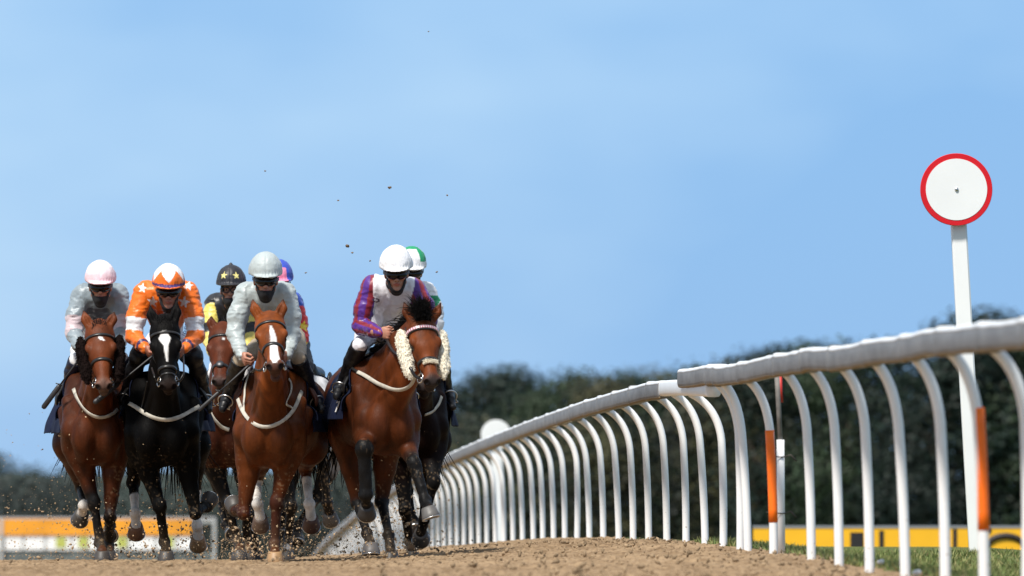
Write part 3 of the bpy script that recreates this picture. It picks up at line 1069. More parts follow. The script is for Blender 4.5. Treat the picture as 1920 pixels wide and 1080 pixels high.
    # head
    F.ell(H(.05, -.02, 0), np.array((1, 1, hw)) * np.array((.11, .085, .098)) * q, RH, .04)
    F.cone(H(.08, -.02, 0), H(.24, -.015, 0), .088 * q, .083 * q, .04, (W, 1.12 * hw))
    F.cone(H(.24, -.012, 0), H(.50, -.01, 0), .074 * q, .044 * q, .04, (W, .98 * hw))
    for sy in (-1, 1):
        F.ell(H(.205, .012, .088 * sy), np.array((1, 1, hw)) * np.array((.048, .040, .026)) * q, RH, .02)      # brow over the eye
        F.ell(H(.16, -.10, .050 * sy), np.array((1, 1, hw)) * np.array((.10, .085, .038)) * q, RH, .03)         # jowl
        F.cone(H(.25, -.05, .070 * sy), H(.42, -.035, .045 * sy), .022 * q, .012 * q, .02)  # cheek ridge
        F.ell(H(.235, -.012, .099 * sy), np.array((1, 1, hw)) * np.array((.026, .022, .014)) * q, RH, .012, True)  # eye socket
    F.cone(H(.22, -.12, 0), H(.47, -.075, 0), .058 * q, .040 * q, .04)
    F.ell(H(.525, -.02, 0), np.array((1, 1, hw)) * np.array((.06, .052, .056)) * q, RH, .03)
    F.ell(H(.545, -.072, 0), np.array((1, 1, hw)) * np.array((.042, .026, .036)) * q, RH, .015)
    op = S.get('mouth', 0.0)
    F.ell(H(.525 , -.100 - op, 0), np.array((1, 1, hw)) * np.array((.05, .026, .034)) * q, RH, .018)
    for sy in (-1, 1):
        F.ell(H(.545, .002, .040 * sy), np.array((1, 1, hw)) * np.array((.036, .026, .024)) * q, RH, .015)
        F.ell(H(.572, .010, .046 * sy), np.array((1, 1, hw)) * np.array((.030, .024, .0165)) * q, RH, .006, True)
    if op:
        F.ell(H(.565, -.088, 0), np.array((1, 1, hw)) * np.array((.04, .012, .03)) * q, RH, .008, True)
    # ears
    ears = []
    for i, (ex, ey) in enumerate(S['ears']):
        sy = -1 if i == 0 else 1
        b = H(.005, .02, .062 * sy)
        t = P(ex, ey, pf - .01)
        m_ = b + (t - b) * .45 + (t - b)[[0, 1, 2]] * 0 + W * .012 * sy
        fr = nz(V(0, -1, .2))
        e_ax = nz(t - b)
        fr = nz(fr - e_ax * (fr @ e_ax))
        F.cone(b, m_, .041, .039, .02, (fr, .7)); F.cone(m_, t, .038, .007, .012, (fr, .6))
        F.cone(b + fr * .030 + e_ax * .03, m_ + fr * .024 + e_ax * .06, .020, .010, .008, (np.cross(fr, e_ax), .8), True)
        ears.append((b, t))
    # legs
    for li_, (side, sy, js) in enumerate(legs):
        a, b, c, e = js
        tk = S.get('thick', (1, 1, 1, 1))[li_]
        ub = nz(b - a); uc = nz(c - b); ue = nz(e - c)
        if side == 'f':
            a0 = a + V(0, 0, .05)
            F.cone(a0, lerp(a, b, .4), .115, .078, .05); F.cone(lerp(a, b, .4), lerp(a, b, .9), .078, .047, .03)
            F.ell(lerp(a, b, .22) + l * .02 * sy, .085, None, .04)
            F.ell(b, .054 * tk, None, .02)
            F.ell(b - uc * .03 + nz(ub - uc) * .006, .047, None, .02)
            F.cone(b, c, .041 * tk, .029 * tk, .02, (h, 1.15)); F.cone(lerp(b, c, .2), c, .030 * tk, .031 * tk, .015)
            F.cone(b + V(0, .03, -.03), c + V(0, .03, .03), .022, .022, .012)
        else:
            hp = T(-.72, .13 * sy, 1.25)
            F.cone(hp, a, .2, .15, .06, lf(.85)); F.cone(a, lerp(a, b, .5), .145, .085, .05)
            F.cone(lerp(a, b, .5), b, .085, .048, .03)
            pt = b + nz(ub * .8 - uc) * .045
            F.ell(b, .056, None, .02); F.cone(pt, lerp(a, b, .7), .026, .03, .03)
            F.cone(b, c, .044, .029, .02); F.cone(b + V(0, .03, -.02), c + V(0, .03, .03), .02, .022, .012)
        F.ell(c, .047 * (1 + .6 * (tk - 1)), None, .015)
        F.ell(c - nz(ub + uc) * 0 + V(0, .02, 0), .034, None, .015)
        F.cone(c, R0s[li_][0] + R0s[li_][1] * .006, .034, .041, .015)
    v, f = F.nets()
    v = relax(v, f, 1, .5)
    n = vnormals(v, f)
    vw = 1 - np.abs(2 * vnoise(v * V(1, 1, .55) + (fbm(v, 9, 2, 4) - .5)[:, None] * .08, 9, S['seed'] + 2) - 1)
    v = v + n * ((fbm(v * V(1, 1, .6), 11, 3, S['seed'] + 1) - .5) * .026 + np.maximum(vw - .9, 0) * .05)[:, None] * (np.abs((v - poll) @ A) > .75)[:, None]
    n = vnormals(v, f)
    # ---- coat colours
    nb = fbm(v, 14, 3, S['seed'])
    base = np.array(S['coat'])
    col = np.ones((len(v), 3)) * base
    # shade painted into the coat: light on the face, darkening towards the body
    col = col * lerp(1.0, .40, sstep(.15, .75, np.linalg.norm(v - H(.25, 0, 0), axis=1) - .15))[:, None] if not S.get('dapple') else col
    col = col * lerp(.72, 1.1, sstep(.3, .62, fbm(v * V(1, 1, .6), 3.2, 3, S['seed'] + 30)))[:, None]      # sweat patches
    dark = np.array(S.get('points', (.006, .0055, .0055)))
    for li, (side, sy, js) in enumerate(legs):
        best = np.full(len(v), 9.0); tt = np.zeros(len(v))
        for k in range(3):
            a, b = js[k], js[k + 1]
            ba = b - a
            t = np.clip(((v - a) @ ba) / (ba @ ba), 0, 1)
            dd = np.linalg.norm(v - a - t[:, None] * ba, axis=1)
            m = dd < best
            best[m] = dd[m]; tt[m] = k + t[m]
        near = best < .11 - .03 * np.clip(tt, 0, 1)
        dk = S.get('dark_from', (.55, .55, .75, .75))[li]
        w = sstep(dk - .15, dk + .2, tt + (nb - .5) * .25) * near
        col = lerp(col, dark, w[:, None])
        wh = S.get('white', (9, 9, 9, 9))[li]
        w = sstep(wh - .03, wh + .03, tt + (nb - .5) * .22) * near
        col = lerp(col, np.array((.74, .69, .63)), w[:, None])
    # sand and mud thrown up on to the legs, belly and chest
    sp = sstep(.70, .78, vnoise(v, 70, S['seed'] + 20)) * sstep(1.15, .35, v[:, 2] - dz) * sstep(.35, .6, fbm(v, 5, 2, S['seed'] + 21))
    col = lerp(col, np.array((.26, .175, .10)), (sp * S.get('mud', .55))[:, None])
    lo_ = sstep(.32, .06, v[:, 2]) * fbm(v, 22, 3, S['seed'] + 22)
    col = lerp(col, np.array((.20, .135, .08)), (lo_ * .28)[:, None])
    # head marks
    r = (v - poll) / q
    u_, n_, w_ = r @ A, r @ Nn, r @ W / hw
    hd = (u_ > -.03) & (u_ < .66) & (np.abs(w_) < .14) & (n_ > -.2) & (n_ < .16)
    mz = sstep(.46, .56, u_ + (nb - .5) * .06) * hd
    col = lerp(col, np.array(S.get('muzzle', (.030, .022, .020))), (mz * S.get('muzzle_w', .9))[:, None])
    for bl in S.get('blaze', ()):
        c0, c1, w0, w1 = bl
        t = (u_ - c0[0]) / (c1[0] - c0[0])
        tcl = np.clip(t, 0, 1)
        ww = w0 + (w1 - w0) * tcl
        off = np.abs(w_ - (c0[1] + (c1[1] - c0[1]) * tcl))
        m = hd & (n_ > -.05) & (t > -.02) & (t < 1.02)
        w = np.clip((ww - off) / .006 + (nb - .5) * 1.5 + .5, 0, 1) * m
        col = lerp(col, np.array((.74, .72, .70)), w[:, None])
    for (su, sw, sr) in S.get('star', ()):
        w = np.clip((sr - np.hypot((u_ - su) * .9, w_ - sw)) / .006 + (nb - .5) * 3, 0, 1) * hd * (n_ > -.03)
        col = lerp(col, np.array((.74, .72, .70)), w[:, None])
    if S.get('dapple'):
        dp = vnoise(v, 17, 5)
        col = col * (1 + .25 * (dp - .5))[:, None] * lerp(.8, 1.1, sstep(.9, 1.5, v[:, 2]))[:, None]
    for sy in (-1, 1):      # dark skin in the nostrils and round the eyes
        dd = np.linalg.norm(v - H(.568, .010, .045 * sy), axis=1)
        col = lerp(col, np.array((.006, .004, .004)), sstep(.036, .022, dd)[:, None] * .95)
        dd = np.linalg.norm(v - H(.235, -.01, .096 * sy), axis=1)
        col = lerp(col, np.array((.012, .007, .005)), (sstep(.052, .026, dd))[:, None] * .93)
    for (b, t) in ears:     # ear rims
        dd = np.linalg.norm(v - t, axis=1)
        col = lerp(col, np.array((.012, .009, .008)), sstep(.05, .0, dd)[:, None] * .9)
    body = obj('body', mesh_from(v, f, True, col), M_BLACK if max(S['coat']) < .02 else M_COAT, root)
    bvh = BVHTree.FromPolygons([tuple(p) for p in v], [tuple(map(int, q_)) for q_ in f])
    # ---- eyes
    for sy in (-1, 1):
        mb = MB()
        c = H(.235, -.012, .086 * sy)
        mb.lathe(c - W * .024 * q * sy, W * sy, [(0, .003), (.006, .014), (.016, .0225), (.026, .0225), (.036, .015), (.041, .004)], 14)
        obj('eye', mb.mesh(), M_EYE, root)
    # ---- hooves
    for li, (side, sy, js) in enumerate(legs):
        c, e = js[2], js[3]
        spec = (S['fore'] + S['hind'])[li]
        ax = R0s[li][1]
        toe = nz(V(0, -1, 0) - ax * (V(0, -1, 0) @ ax) + 1e-4)
        sd = np.cross(ax, toe)
        R0 = R0s[li][0]
        prof = [(-.004, .050, .0), (.008, .055, .004), (.04, .062, .014), (.078, .071, .024), (.083, .069, .024)]
        vs_, fs, cs = [], [], []
        ns = 22
        for (hh, rr, tf) in prof:
            for k in range(ns):
                a = 2 * math.pi * k / ns
                vs_.append(R0 + ax * hh + toe * (tf + rr * 1.05 * math.cos(a)) + sd * rr * math.sin(a))
        for i in range(len(prof) - 1):
            for k in range(ns):
                a, b = i * ns + k, i * ns + (k + 1) % ns
                fs.append((a, b, b + ns, a + ns))
        fs.append(tuple(range(ns))[::-1]); fs.append(tuple(range((len(prof) - 1) * ns, len(prof) * ns)))
        hc = np.array(S.get('hoofcol', ((.05, .043, .038),) * 4)[li])
        arr = np.array(vs_)
        cc = hc * (0.8 + .5 * vnoise(arr * V(1, 1, .2), 60, li))[:, None]
        ho = obj('hoof', mesh_from(vs_, fs, True, cc), M_HOOF, root)
        mb = MB()
        pts = [R0 + ax * .086 + toe * (.024 + .066 * math.cos(a)) + sd * .064 * math.sin(a) for a in np.linspace(-2.5, 2.5, 22)]
        mb.tube(pts, .0085, 6, True, (ax, .7))
        obj('horseshoe', mb.mesh(), M_STEEL, ho)
    # ---- bridle
    def ring(u, ang0, ang1, width, n=22, lift=.004, u2=None, nofs=-.03):
        pts, nr = [], []
        for a in np.linspace(ang0, ang1, n):
            uu = u if u2 is None else u + (u2 - u) * (1 - abs(math.sin(math.radians(a))))
            o_ = H(uu, nofs, 0)
            dr = nz(Nn * math.cos(math.radians(a)) + W * math.sin(math.radians(a)))
            hit = bvh.ray_cast(Vector(o_ + dr * .25), Vector(-dr), .25)
            p = np.array(hit[0]) if hit[0] is not None else o_ + dr * .08
            pts.append(p + dr * lift); nr.append(dr)
        # smooth
        pa = np.array(pts)
        for _ in range(2):
            pa[1:-1] = (pa[:-2] + 2 * pa[1:-1] + pa[2:]) / 4
        return list(pa), nr
    tack = S.get('tack', 'black')
    br = MB()
    pts, nr = ring(.115, -100, 100, 0); br.ribbon(pts, nr, .022, .006)
    pts, nr = ring(S.get('nose_u', .37), -180, 180, 0, 30, .004, None, -.05); br.ribbon(pts, nr, S.get('nose_w', .028), .008)
    cheek = []
    for sy in (-1, 1):
        cp, cn = [], []
        for t in np.linspace(0, 1, 12):
            o_ = H(.03 + .43 * t, -.045 - .03 * t, 0)
            dr = W * sy
            hit = bvh.ray_cast(Vector(o_ + dr * .2), Vector(-dr), .2)
            p = np.array(hit[0]) if hit[0] is not None else o_ + dr * .07
            cp.append(p + dr * .004); cn.append(dr)
        br.ribbon(cp, cn, .018, .005)
        cheek.append(cp)
    if S.get('drop', False):
        pts, nr = ring(.455, -180, 180, 0, 26, .004, None, -.05); br.ribbon(pts, nr, .016, .005)
    bo = obj('bridle', br.mesh(), M_LEATHER, root)
    if S.get('browband'):
        mb = MB(); pts, nr = ring(.105, -88, 88, 0, 40, .008); mb.ribbon(pts, nr, .024, .007)
        cb = np.array([(.35, .02, .08) if (i // 6) % 2 else (.75, .7, .72) for i in range(len(mb.v))])
        obj('beaded_browband', mesh_from(mb.v, mb.f, False, cb), mat('beads', attr=True, rough=.3), bo)
    if S.get('nose_fleece'):
        mb = MB(); pts, nr = ring(S.get('nose_u', .37) + .03, -38, 38, 0, 14, .006)
        roots, dirs = [], []
        for p, d_ in zip(pts, nr):
            for _ in range(26):
                roots.append(p + A * rnd.uniform(-.016, .016) + W * rnd.uniform(-.006, .006)); dirs.append(d_)
        strands(mb, roots, dirs, .018, .0035, rnd, .1, 3)
        obj('noseband_fleece', mb.mesh(), M_FLEECE['w'], bo)
    if S.get('bossed'):
        mb = MB(); pts, nr = ring(S.get('nose_u', .37), -20, 20, 0, 5, .012)
        mb.lathe(pts[2] - nr[2] * .012, nr[2], [(0, .034), (.012, .032), (.018, .022), (.02, .004)], 12)
        obj('noseband_disc', mb.mesh(), mat('grille_grey', (.06, .06, .065), .4, .6), bo)
    for sy, cp in zip((-1, 1), cheek):
        mb = MB()
        c = H(.475, -.062, .062 * sy)
        mb.torus(c, nz(W * sy + Nn * .4), .036, .0055, 20, 6)
        mb.tube([c - W * sy * .03, c], .007, 6)
        obj('bit_ring', mb.mesh(), M_STEEL, bo)
    if S.get('fleece'):
        for i, sy in enumerate((-1, 1)):
            mb = MB()
            k_ = S.get('fleece_size', 1.0)
            path = [H(.07 + .37 * t, -.05 - .05 * t, (.135 - .03 * t) * sy) for t in np.linspace(0, 1, 9)]
            path = np.array(path) + W * sy * S.get('fleece_out', 0)
            rr_ = [r_ * k_ for r_ in (.024, .040, .045, .047, .047, .045, .042, .036, .020)]
            Ff = Field(path.min(0) - .08, path.max(0) + .08, .0055)
            for j in range(8):
                Ff.cone(path[j], path[j + 1], rr_[j], rr_[j + 1], .02)
            fv, ff_ = Ff.nets(); fn = vnormals(fv, ff_)
            tuft = fbm(fv * V(1, 1, .7), 70, 2, 5 + i) - .5
            fv = fv + fn * (tuft * .020 + (fbm(fv, 22, 2, 9) - .5) * .012)[:, None]
            fn = vnormals(fv, ff_)
            pick = rnd.integers(0, len(fv), 900)
            strands(mb, fv[pick] - fn[pick] * .004, [nz(x_ + A * .4) for x_ in fn[pick]], .016, .0028, rnd, .3, 3)
            off_ = len(mb.v)
            mb.v += [tuple(p_) for p_ in fv]; mb.c += [(1, 1, 1)] * len(fv)
            mb.f += [tuple(int(k2) + off_ for k2 in q_) for q_ in ff_]
            obj('sheepskin_cheekpiece', mb.mesh(), M_FLEECE[S['fleece']], bo)
    # ---- saddle cloth, saddle, girth
    x_ = v @ h; y_ = v @ l; z_ = v[:, 2] - dz
    x0, x1 = S.get('cloth', (-.62, .12))
    m = (x_ > x0) & (x_ < x1) & (z_ > S.get('cloth_z', 1.12)) & (n[:, 2] > -.4)
    used, f2 = submesh(v, f, m)
    if len(f2):
        vv = v[used] + n[used] * .014
        fl = sstep(1.40, 1.0, vv[:, 2] - dz)
        wav = vnoise(v[used], 9, 3)
        vv = vv + l * (np.sign(y_[used]) * fl * (S.get('flare', .05) + .05 * (wav - .3)))[:, None]
        vv[:, 2] -= fl * .05
        lf_ = S.get('flap')
        if lf_:   # a corner of the cloth lifted by the wind
            sidef, amt = lf_
            w = sstep(1.34, 1.06, vv[:, 2] - dz) * sstep(-.1, -.6, x_[used]) * (np.sign(y_[used]) == sidef)
            vv = vv + l * (sidef * amt * w)[:, None] + h * (.1 * w)[:, None]
        V2, F2 = shell(vv, n[used], f2, .008)
        cloth = obj('saddle_cloth', mesh_from(V2, F2), M_NAVY, root)
    if S.get('number'):
        px, py = S['number']
        d_ = PX(px, py, d0) - V(0, 0, CH)
        b3 = BVHTree.FromPolygons([tuple(p) for p in V2], [tuple(map(int, q_)) for q_ in F2])
        hit = b3.ray_cast(Vector(V(0, 0, CH) - O), Vector(nz(d_)))
        if hit[0] is not None:
            c = np.array(hit[0]); nn = np.array(hit[1])
            if nn[1] > 0: nn = -nn
            r_ = nz(np.cross(V(0, 0, 1), nn)); 
            if r_[0] < 0: r_ = -r_
            uu = nz(np.cross(nn, r_)); uu = uu if uu[2] > 0 else -uu
            mb = MB()
            s_ = .043
            def pt(a, b): return c + nn * .012 + r_ * a * s_ * 1.5 + uu * b * s_
            for quad in ([(-.5, 1), (.55, 1), (.55, .68), (-.5, .68)], [(.55, .68), (.2, .68), (-.2, -1), (.15, -1)]):
                qv = [pt(*e) for e in quad]
                mb.add(qv + [p - nn * .004 for p in qv], [(0, 1, 2, 3), (7, 6, 5, 4), (0, 4, 5, 1), (1, 5, 6, 2), (2, 6, 7, 3), (3, 7, 4, 0)])
            obj('cloth_number', mb.mesh(False), M_WHITE, cloth)
    cs_ = np.array([T(x, y, z) for x in (-.75, .25) for y in (-.5, .5) for z in (1.0, 1.75)])
    Fs = Field(cs_.min(0) - .12, cs_.max(0) + .12, .012)
    Fs.cone(T(.02, 0, 1.585), T(-.40, 0, 1.565), .05, .07, .04, lf(1.5))
    Fs.cone(T(.03, 0, 1.60), T(.06, 0, 1.63), .035, .03, .03, lf(1.3))
    for sy in (-1, 1):
        Fs.cone(T(-.05, .20 * sy, 1.50), T(-.02, .30 * sy, 1.33), .08, .06, .04, lf(.3))
    sv, sf = Fs.nets()
    obj('saddle', mesh_from(sv, sf), M_LEATHER if tack == 'black' else M_BROWNL, root)
    # ---- straps laid on the body, given by where they run across it
    def on_body(px, py, lift):
        d_ = PX(px, py, d0) - V(0, 0, CH)
        hit = bvh.ray_cast(Vector(V(0, 0, CH) - O), Vector(nz(d_)))
        if hit[0] is None:
            return None
        return np.array(hit[0]) + np.array(hit[1]) * lift, np.array(hit[1])
    def strap(name, pl, width, mt, lift=.008, n=26, parent=root):
        pl = np.array(pl, float)
        seg = np.r_[0, np.cumsum(np.hypot(*np.diff(pl, axis=0).T))]
        # smooth path through the points
        s_ = np.linspace(0, seg[-1], n)
        xs = np.interp(s_, seg, pl[:, 0]); ys = np.interp(s_, seg, pl[:, 1])
        for _ in range(3):
            xs[1:-1] = (xs[:-2] + 2 * xs[1:-1] + xs[2:]) / 4; ys[1:-1] = (ys[:-2] + 2 * ys[1:-1] + ys[2:]) / 4
        pts, nr = [], []
        for a, b in zip(xs, ys):
            q_ = on_body(a, b, lift)
            if q_ is None: continue
            if pts and np.linalg.norm(q_[0] - pts[-1]) > .25: continue
            pts.append(q_[0]); nr.append(q_[1])
        if len(pts) < 3: return
        pa, na = np.array(pts), np.array(nr)
        for _ in range(4):
            pa[1:-1] = (pa[:-2] + 2 * pa[1:-1] + pa[2:]) / 4; na[1:-1] = (na[:-2] + 2 * na[1:-1] + na[2:]) / 4
        pa = pa + na * .004
        mb = MB(); mb.ribbon(list(pa), list(na), width * .74, .004)
        return obj(name, mb.mesh(), mt, parent)
    for (nm, pl, w_s, mt) in S.get('straps', ()):
        strap(nm, pl, w_s, mt)
    # ---- reins from bit to hand
    for (bi, pts_) in S.get('reins', ()):
        c = H(.475, -.062, .066 * (-1 if bi == 0 else 1))
        line = [c] + [P(a, b, f_) for a, b, f_ in pts_]
        mb = MB(); 
        dense = []
        for i in range(len(line) - 1):
            for t in np.linspace(0, 1, 6, endpoint=False):
                dense.append(lerp(line[i], line[i + 1], t) - V(0, 0, .02 * math.sin(math.pi * t)))
        dense.append(line[-1])
        mb.tube(dense, .011, 6, True, (V(0, 1, 0), .4))
        obj('rein', mb.mesh(), M_LEATHER, root)
    # ---- mane, forelock, tail
    mb = MB()
    roots, dirs = [], []
    for _ in range(S.get('mane_n', 260)):
        t = rnd.uniform(.1, 1)
        p = lerp(cA, cB, t) + V(0, 0, .10 - .03 * t)
        hit = bvh.ray_cast(Vector(p + V(0, 0, .3)), Vector((0, 0, -1)), .6)
        if hit[0] is not None and abs(hit[0].z - p[2]) < .12: p = np.array(hit[0]) - V(0, 0, .01)
        roots.append(p); dirs.append(nz(-h * .9 + up * .35 + l * rnd.normal(0, .5)))
    strands(mb, roots, dirs, S.get('mane_len', .12), .0045, rnd, 1.1)
    obj('mane', mb.mesh(), M_HAIR if not S.get('mane_col') else mat('mane_' + str(S['seed']), S['mane_col'], .5), root)
    fl = S.get('forelock')
    if fl:
        n_f, len_f, dir_f = fl
        mb = MB()
        roots = [H(rnd.uniform(-.05, .05), .065, rnd.uniform(-.055, .055)) for _ in range(n_f)]
        dd = W * dir_f[0] + Nn * dir_f[1] + A * dir_f[2]
        strands(mb, roots, [nz(dd + W * (.3 * math.sin(40 * (p_ @ W)) + rnd.normal(0, .22)) + A * rnd.normal(0, .3)) for p_ in roots], len_f, .0022, rnd, 1.3, 5)
        obj('forelock', mb.mesh(), M_HAIR if not S.get('mane_col') else mat('mane_' + str(S['seed']), S['mane_col'], .5), root)
    mb = MB()
    tb = T(-1.12, 0, 1.36)
    roots = [tb + l * rnd.normal(0, .02) + up * rnd.normal(0, .02) for _ in range(150)]
    dd = nz(-h * .55 - up * .8 + l * S.get('tail_side', .15))
    strands(mb, roots, [dd] * 150, .75, .011, rnd, .6)
    obj('tail', mb.mesh(), M_HAIR, root)
    return root, P, T, H
# ------------------------------------------------------------------ riders
M_SKIN = mat('skin', rough=.5, attr=True, sub=.15, bump=(120, .15, .002))
M_SILK = mat('silks', rough=.42, attr=True, bump=(16, .55, .012, (1, 1, .55)), sheen=.15, var=(30, .06))
M_CAP = mat('silk_cap', rough=.52, attr=True, bump=(26, .5, .008), sheen=.1)
M_BREECH = mat('breeches', rough=.55, attr=True, bump=(22, .5, .008))
M_BOOT = mat('boot_leather', rough=.42, attr=True, bump=(14, .3, .006), spec=.3)
M_LENS = mat('dark_lens', (.004, .004, .005), .12, spec=.35)
M_CLEAR = mat('tinted_lens', (.22, .22, .24), .06, spec=.7)
M_MASK = mat('black_face_mask', (.008, .008, .010), .85, bump=(60, .4, .003))
M_WHIP = mat('whip_handle', (.016, .015, .017), .5, bump=(50, .4, .003))

def star_mask(p, c, nrm, upv, R, inner=.42, tol=None):
    """vertices of p that fall in a five-pointed star centred at c on the plane with normal nrm"""
    r = p - c
    nn = nz(nrm); u = nz(upv - nn * (upv @ nn)); s = np.cross(u, nn)
    x, y, z = r @ s, r @ u, r @ nn
    rad = np.hypot(x, y) + 1e-9
    ang = np.abs((np.arctan2(x, y) + math.pi / 5) % (2 * math.pi / 5) - math.pi / 5)
    ri = inner * R
    # edge from outer tip (angle 0, R) to inner notch (angle pi/5, ri)
    ax, ay = 0.0, R
    bx, by = ri * math.sin(math.pi / 5), ri * math.cos(math.pi / 5)
    X, Y = rad * np.sin(ang), rad * np.cos(ang)
    cr = (bx - ax) * (Y - ay) - (by - ay) * (X - ax)
    return (cr < 0) & (np.abs(z) < (tol or R * 1.4))

def make_rider(S, P, T, O, G):
    root = empty('person', O, S['label'], 'jockey', 'jockeys riding in the race')
    rnd = np.random.default_rng(S['seed'] + 100)
    up = V(0, 0, 1)
    s = S.get('scale', 1.0)
    fh = S.get('head_f', .42)
    c = P(S['face'][0], S['face'][1] - 7, fh)
    yaw, pitch, roll = (math.radians(a) for a in S.get('head', (0, 18, 0)))
    fw = nz(V(math.sin(yaw) * math.cos(pitch), -math.cos(yaw) * math.cos(pitch), -math.sin(pitch)))
    rt = nz(np.cross(fw, up)); rt = rt if rt[0] > 0 else -rt
    uh = nz(np.cross(rt, fw)); uh = uh if uh[2] > 0 else -uh
    rt, uh = rt * math.cos(roll) + uh * math.sin(roll), uh * math.cos(roll) - rt * math.sin(roll)
    RHd = np.stack([rt, fw, uh], 1)
    def K(a, b, e):                       # head point: right (viewer), forward, up
        return c + s * (a * rt + b * fw + e * uh)
    sh = [P(*S['shoulder'][0], S.get('sh_f', .22)), P(*S['shoulder'][1], S.get('sh_f', .22) + S.get('sh_df', 0))]
    el = [P(*S['elbow'][0]), P(*S['elbow'][1])]
    wr = [P(*S['wrist'][0]), P(*S['wrist'][1])]
    ms = (sh[0] + sh[1]) / 2
    nb = ms + V(0, -.05, .05)
    pel = T(-.45, 0, 1.80) if 'pelvis' not in S else P(*S['pelvis'])
    kn = [P(*S['knee'][0]), P(*S['knee'][1])]
    an = [P(*S['ankle'][0]), P(*S['ankle'][1])]
    toe = [P(*S['toe'][0]), P(*S['toe'][1])]
    side = nz(sh[1] - sh[0])
    hip = [pel - side * .07, pel + side * .07]
    sp = nz(pel - ms)
    bn = nz(np.cross(side, sp)); bn = bn if bn[2] > 0 else -bn      # back of the torso
    # ---- body: head, neck, trunk, arms and legs in one skin
    lo = np.min([c, *sh, *el, *wr, pel, *kn, *an, *toe], 0) - .3
    hi = np.max([c, *sh, *el, *wr, pel, *kn, *an, *toe], 0) + .3
    F = Field(lo, hi, .0085)
    F.cone(ms, ms + sp * .22, .10, .105, .05); F.cone(ms + sp * .22, pel, .10, .12, .05)
    F.cone(sh[0] + side * .05, sh[1] - side * .05, .05, .05, .05)
    for i in (0, 1):
        F.cone(sh[i] + side * (.04 - .08 * i), el[i], .048, .038, .03); F.cone(el[i], wr[i], .036, .026, .02)
        F.cone(hip[i], kn[i], .07, .04, .04); F.cone(kn[i], an[i], .036, .024, .02); F.cone(an[i], lerp(an[i], toe[i], .6), .024, .016, .02)
    bv, bf = F.nets()
    bcol = np.ones((len(bv), 3)) * np.array((.36, .17, .11))
    # head at a finer grid
    FH = Field(c - .24 * s, c + .22 * s, .0052)
    sk = np.array((.075, .092, .105)) * s
    FH.ell(K(0, -.015, .045), sk, RHd, .02)
    FH.ell(K(0, .02, -.045), np.array((.058, .066, .066)) * s, RHd, .03)
    FH.ell(K(0, .068, -.100), np.array((.024, .022, .020)) * s, RHd, .025)
    for sg in (-1, 1):
        FH.cone(K(.056 * sg, .0, -.055), K(.02 * sg, .06, -.098), .02 * s, .017 * s, .02)
        FH.ell(K(.043 * sg, .062, -.012), np.array((.022, .018, .018)) * s, RHd, .015)
        FH.ell(K(.033 * sg, .094, .016), np.array((.018, .014, .011)) * s, RHd, .010, True)
        FH.ell(K(.032 * sg, .072, .016), np.array((.014, .013, .012)) * s, RHd, .004)
        FH.ell(K(.080 * sg, -.008, .0), np.array((.011, .020, .032)) * s, RHd, .008)
        FH.ell(K(.011 * sg, .098, -.024), np.array((.0085, .010, .008)) * s, RHd, .006)
    FH.cone(K(-.035, .080, .034), K(.035, .080, .034), .011 * s, .011 * s, .012)
    FH.cone(K(0, .084, .020), K(0, .106, -.020), .0085 * s, .012 * s, .010)
    FH.ell(K(0, .083, -.052), np.array((.023, .012, .006)) * s, RHd, .004)
    FH.ell(K(0, .081, -.063), np.array((.020, .012, .007)) * s, RHd, .004)
    FH.ell(K(0, .097, -.0575), np.array((.020, .006, .0016)) * s, RHd, .002, True)
    FH.cone(K(0, -.03, -.05), nb + V(0, .02, -.06), .052 * s, .058, .02)
    hv, hf = FH.nets()
    hc = np.ones((len(hv), 3)) * np.array(S.get('skin', (.40, .19, .125)))
    hr = (hv - c) / s
    a_, b_, e_ = hr @ rt, hr @ fw, hr @ uh
    ell2 = lambda ca, ce, ra, re: ((a_ - ca) / ra) ** 2 + ((e_ - ce) / re) ** 2
    hc = lerp(hc, np.array((.36, .10, .075)), (sstep(1.6, .4, ell2(0, -.057, .024, .011)) * (b_ > .06))[:, None])
    for sg in (-1, 1):
        hc = lerp(hc, np.array((.42, .15, .10)), (sstep(1.5, .2, ell2(.045 * sg, -.02, .025, .02)) * .5 * (b_ > .03))[:, None])
        hc = lerp(hc, np.array((.5, .48, .45)), ((ell2(.032 * sg, .016, .014, .006) < 1) & (b_ > .06))[:, None])
        hc = lerp(hc, np.array((.02, .012, .008)), ((ell2(.032 * sg, .016, .006, .0065) < 1) & (b_ > .06))[:, None])
        hc = lerp(hc, np.array((.07, .035, .02)), (sstep(1.3, .6, ell2(.034 * sg, .036, .024, .006)) * (b_ > .05))[:, None])
        hc = lerp(hc, np.array((.05, .015, .01)), ((ell2(.010 * sg, -.032, .006, .004) < 1) & (b_ > .09))[:, None])
    Vs, Fs, Cs = [bv, hv], [bf, hf + len(bv)], [bcol, hc]
    # hands: a palm, four bent fingers of different length, a thumb off the side of the palm
    for i in (0, 1):
        inw = side * (1 if i == 0 else -1)
        a = nz(wr[i] - el[i])
        hd = S.get('hand_dir', (None, None))[i]
        a = nz(a * .55 + (np.array(hd) if hd is not None else (V(0, -.55, -.25) + inw * .35)))
        nrm = nz(inw - a * (inw @ a))               # palm faces inward
        th = nz(np.cross(a, nrm)); th = th if th[2] > 0 else -th   # thumb side
        Fh = Field(wr[i] - .17, wr[i] + .17, .0042)
        Fh.cone(wr[i] - a * .06, wr[i] + a * .01, .028, .027, .015, (nrm, .8))
        pc = wr[i] + a * .048
        Rp = np.stack([a, th, nrm], 1)
        Fh.ell(pc, (.046, .043, .017), Rp, .012)
        Fh.ell(wr[i] + a * .028 + th * .03 + nrm * .006, (.028, .018, .015), Rp, .012)
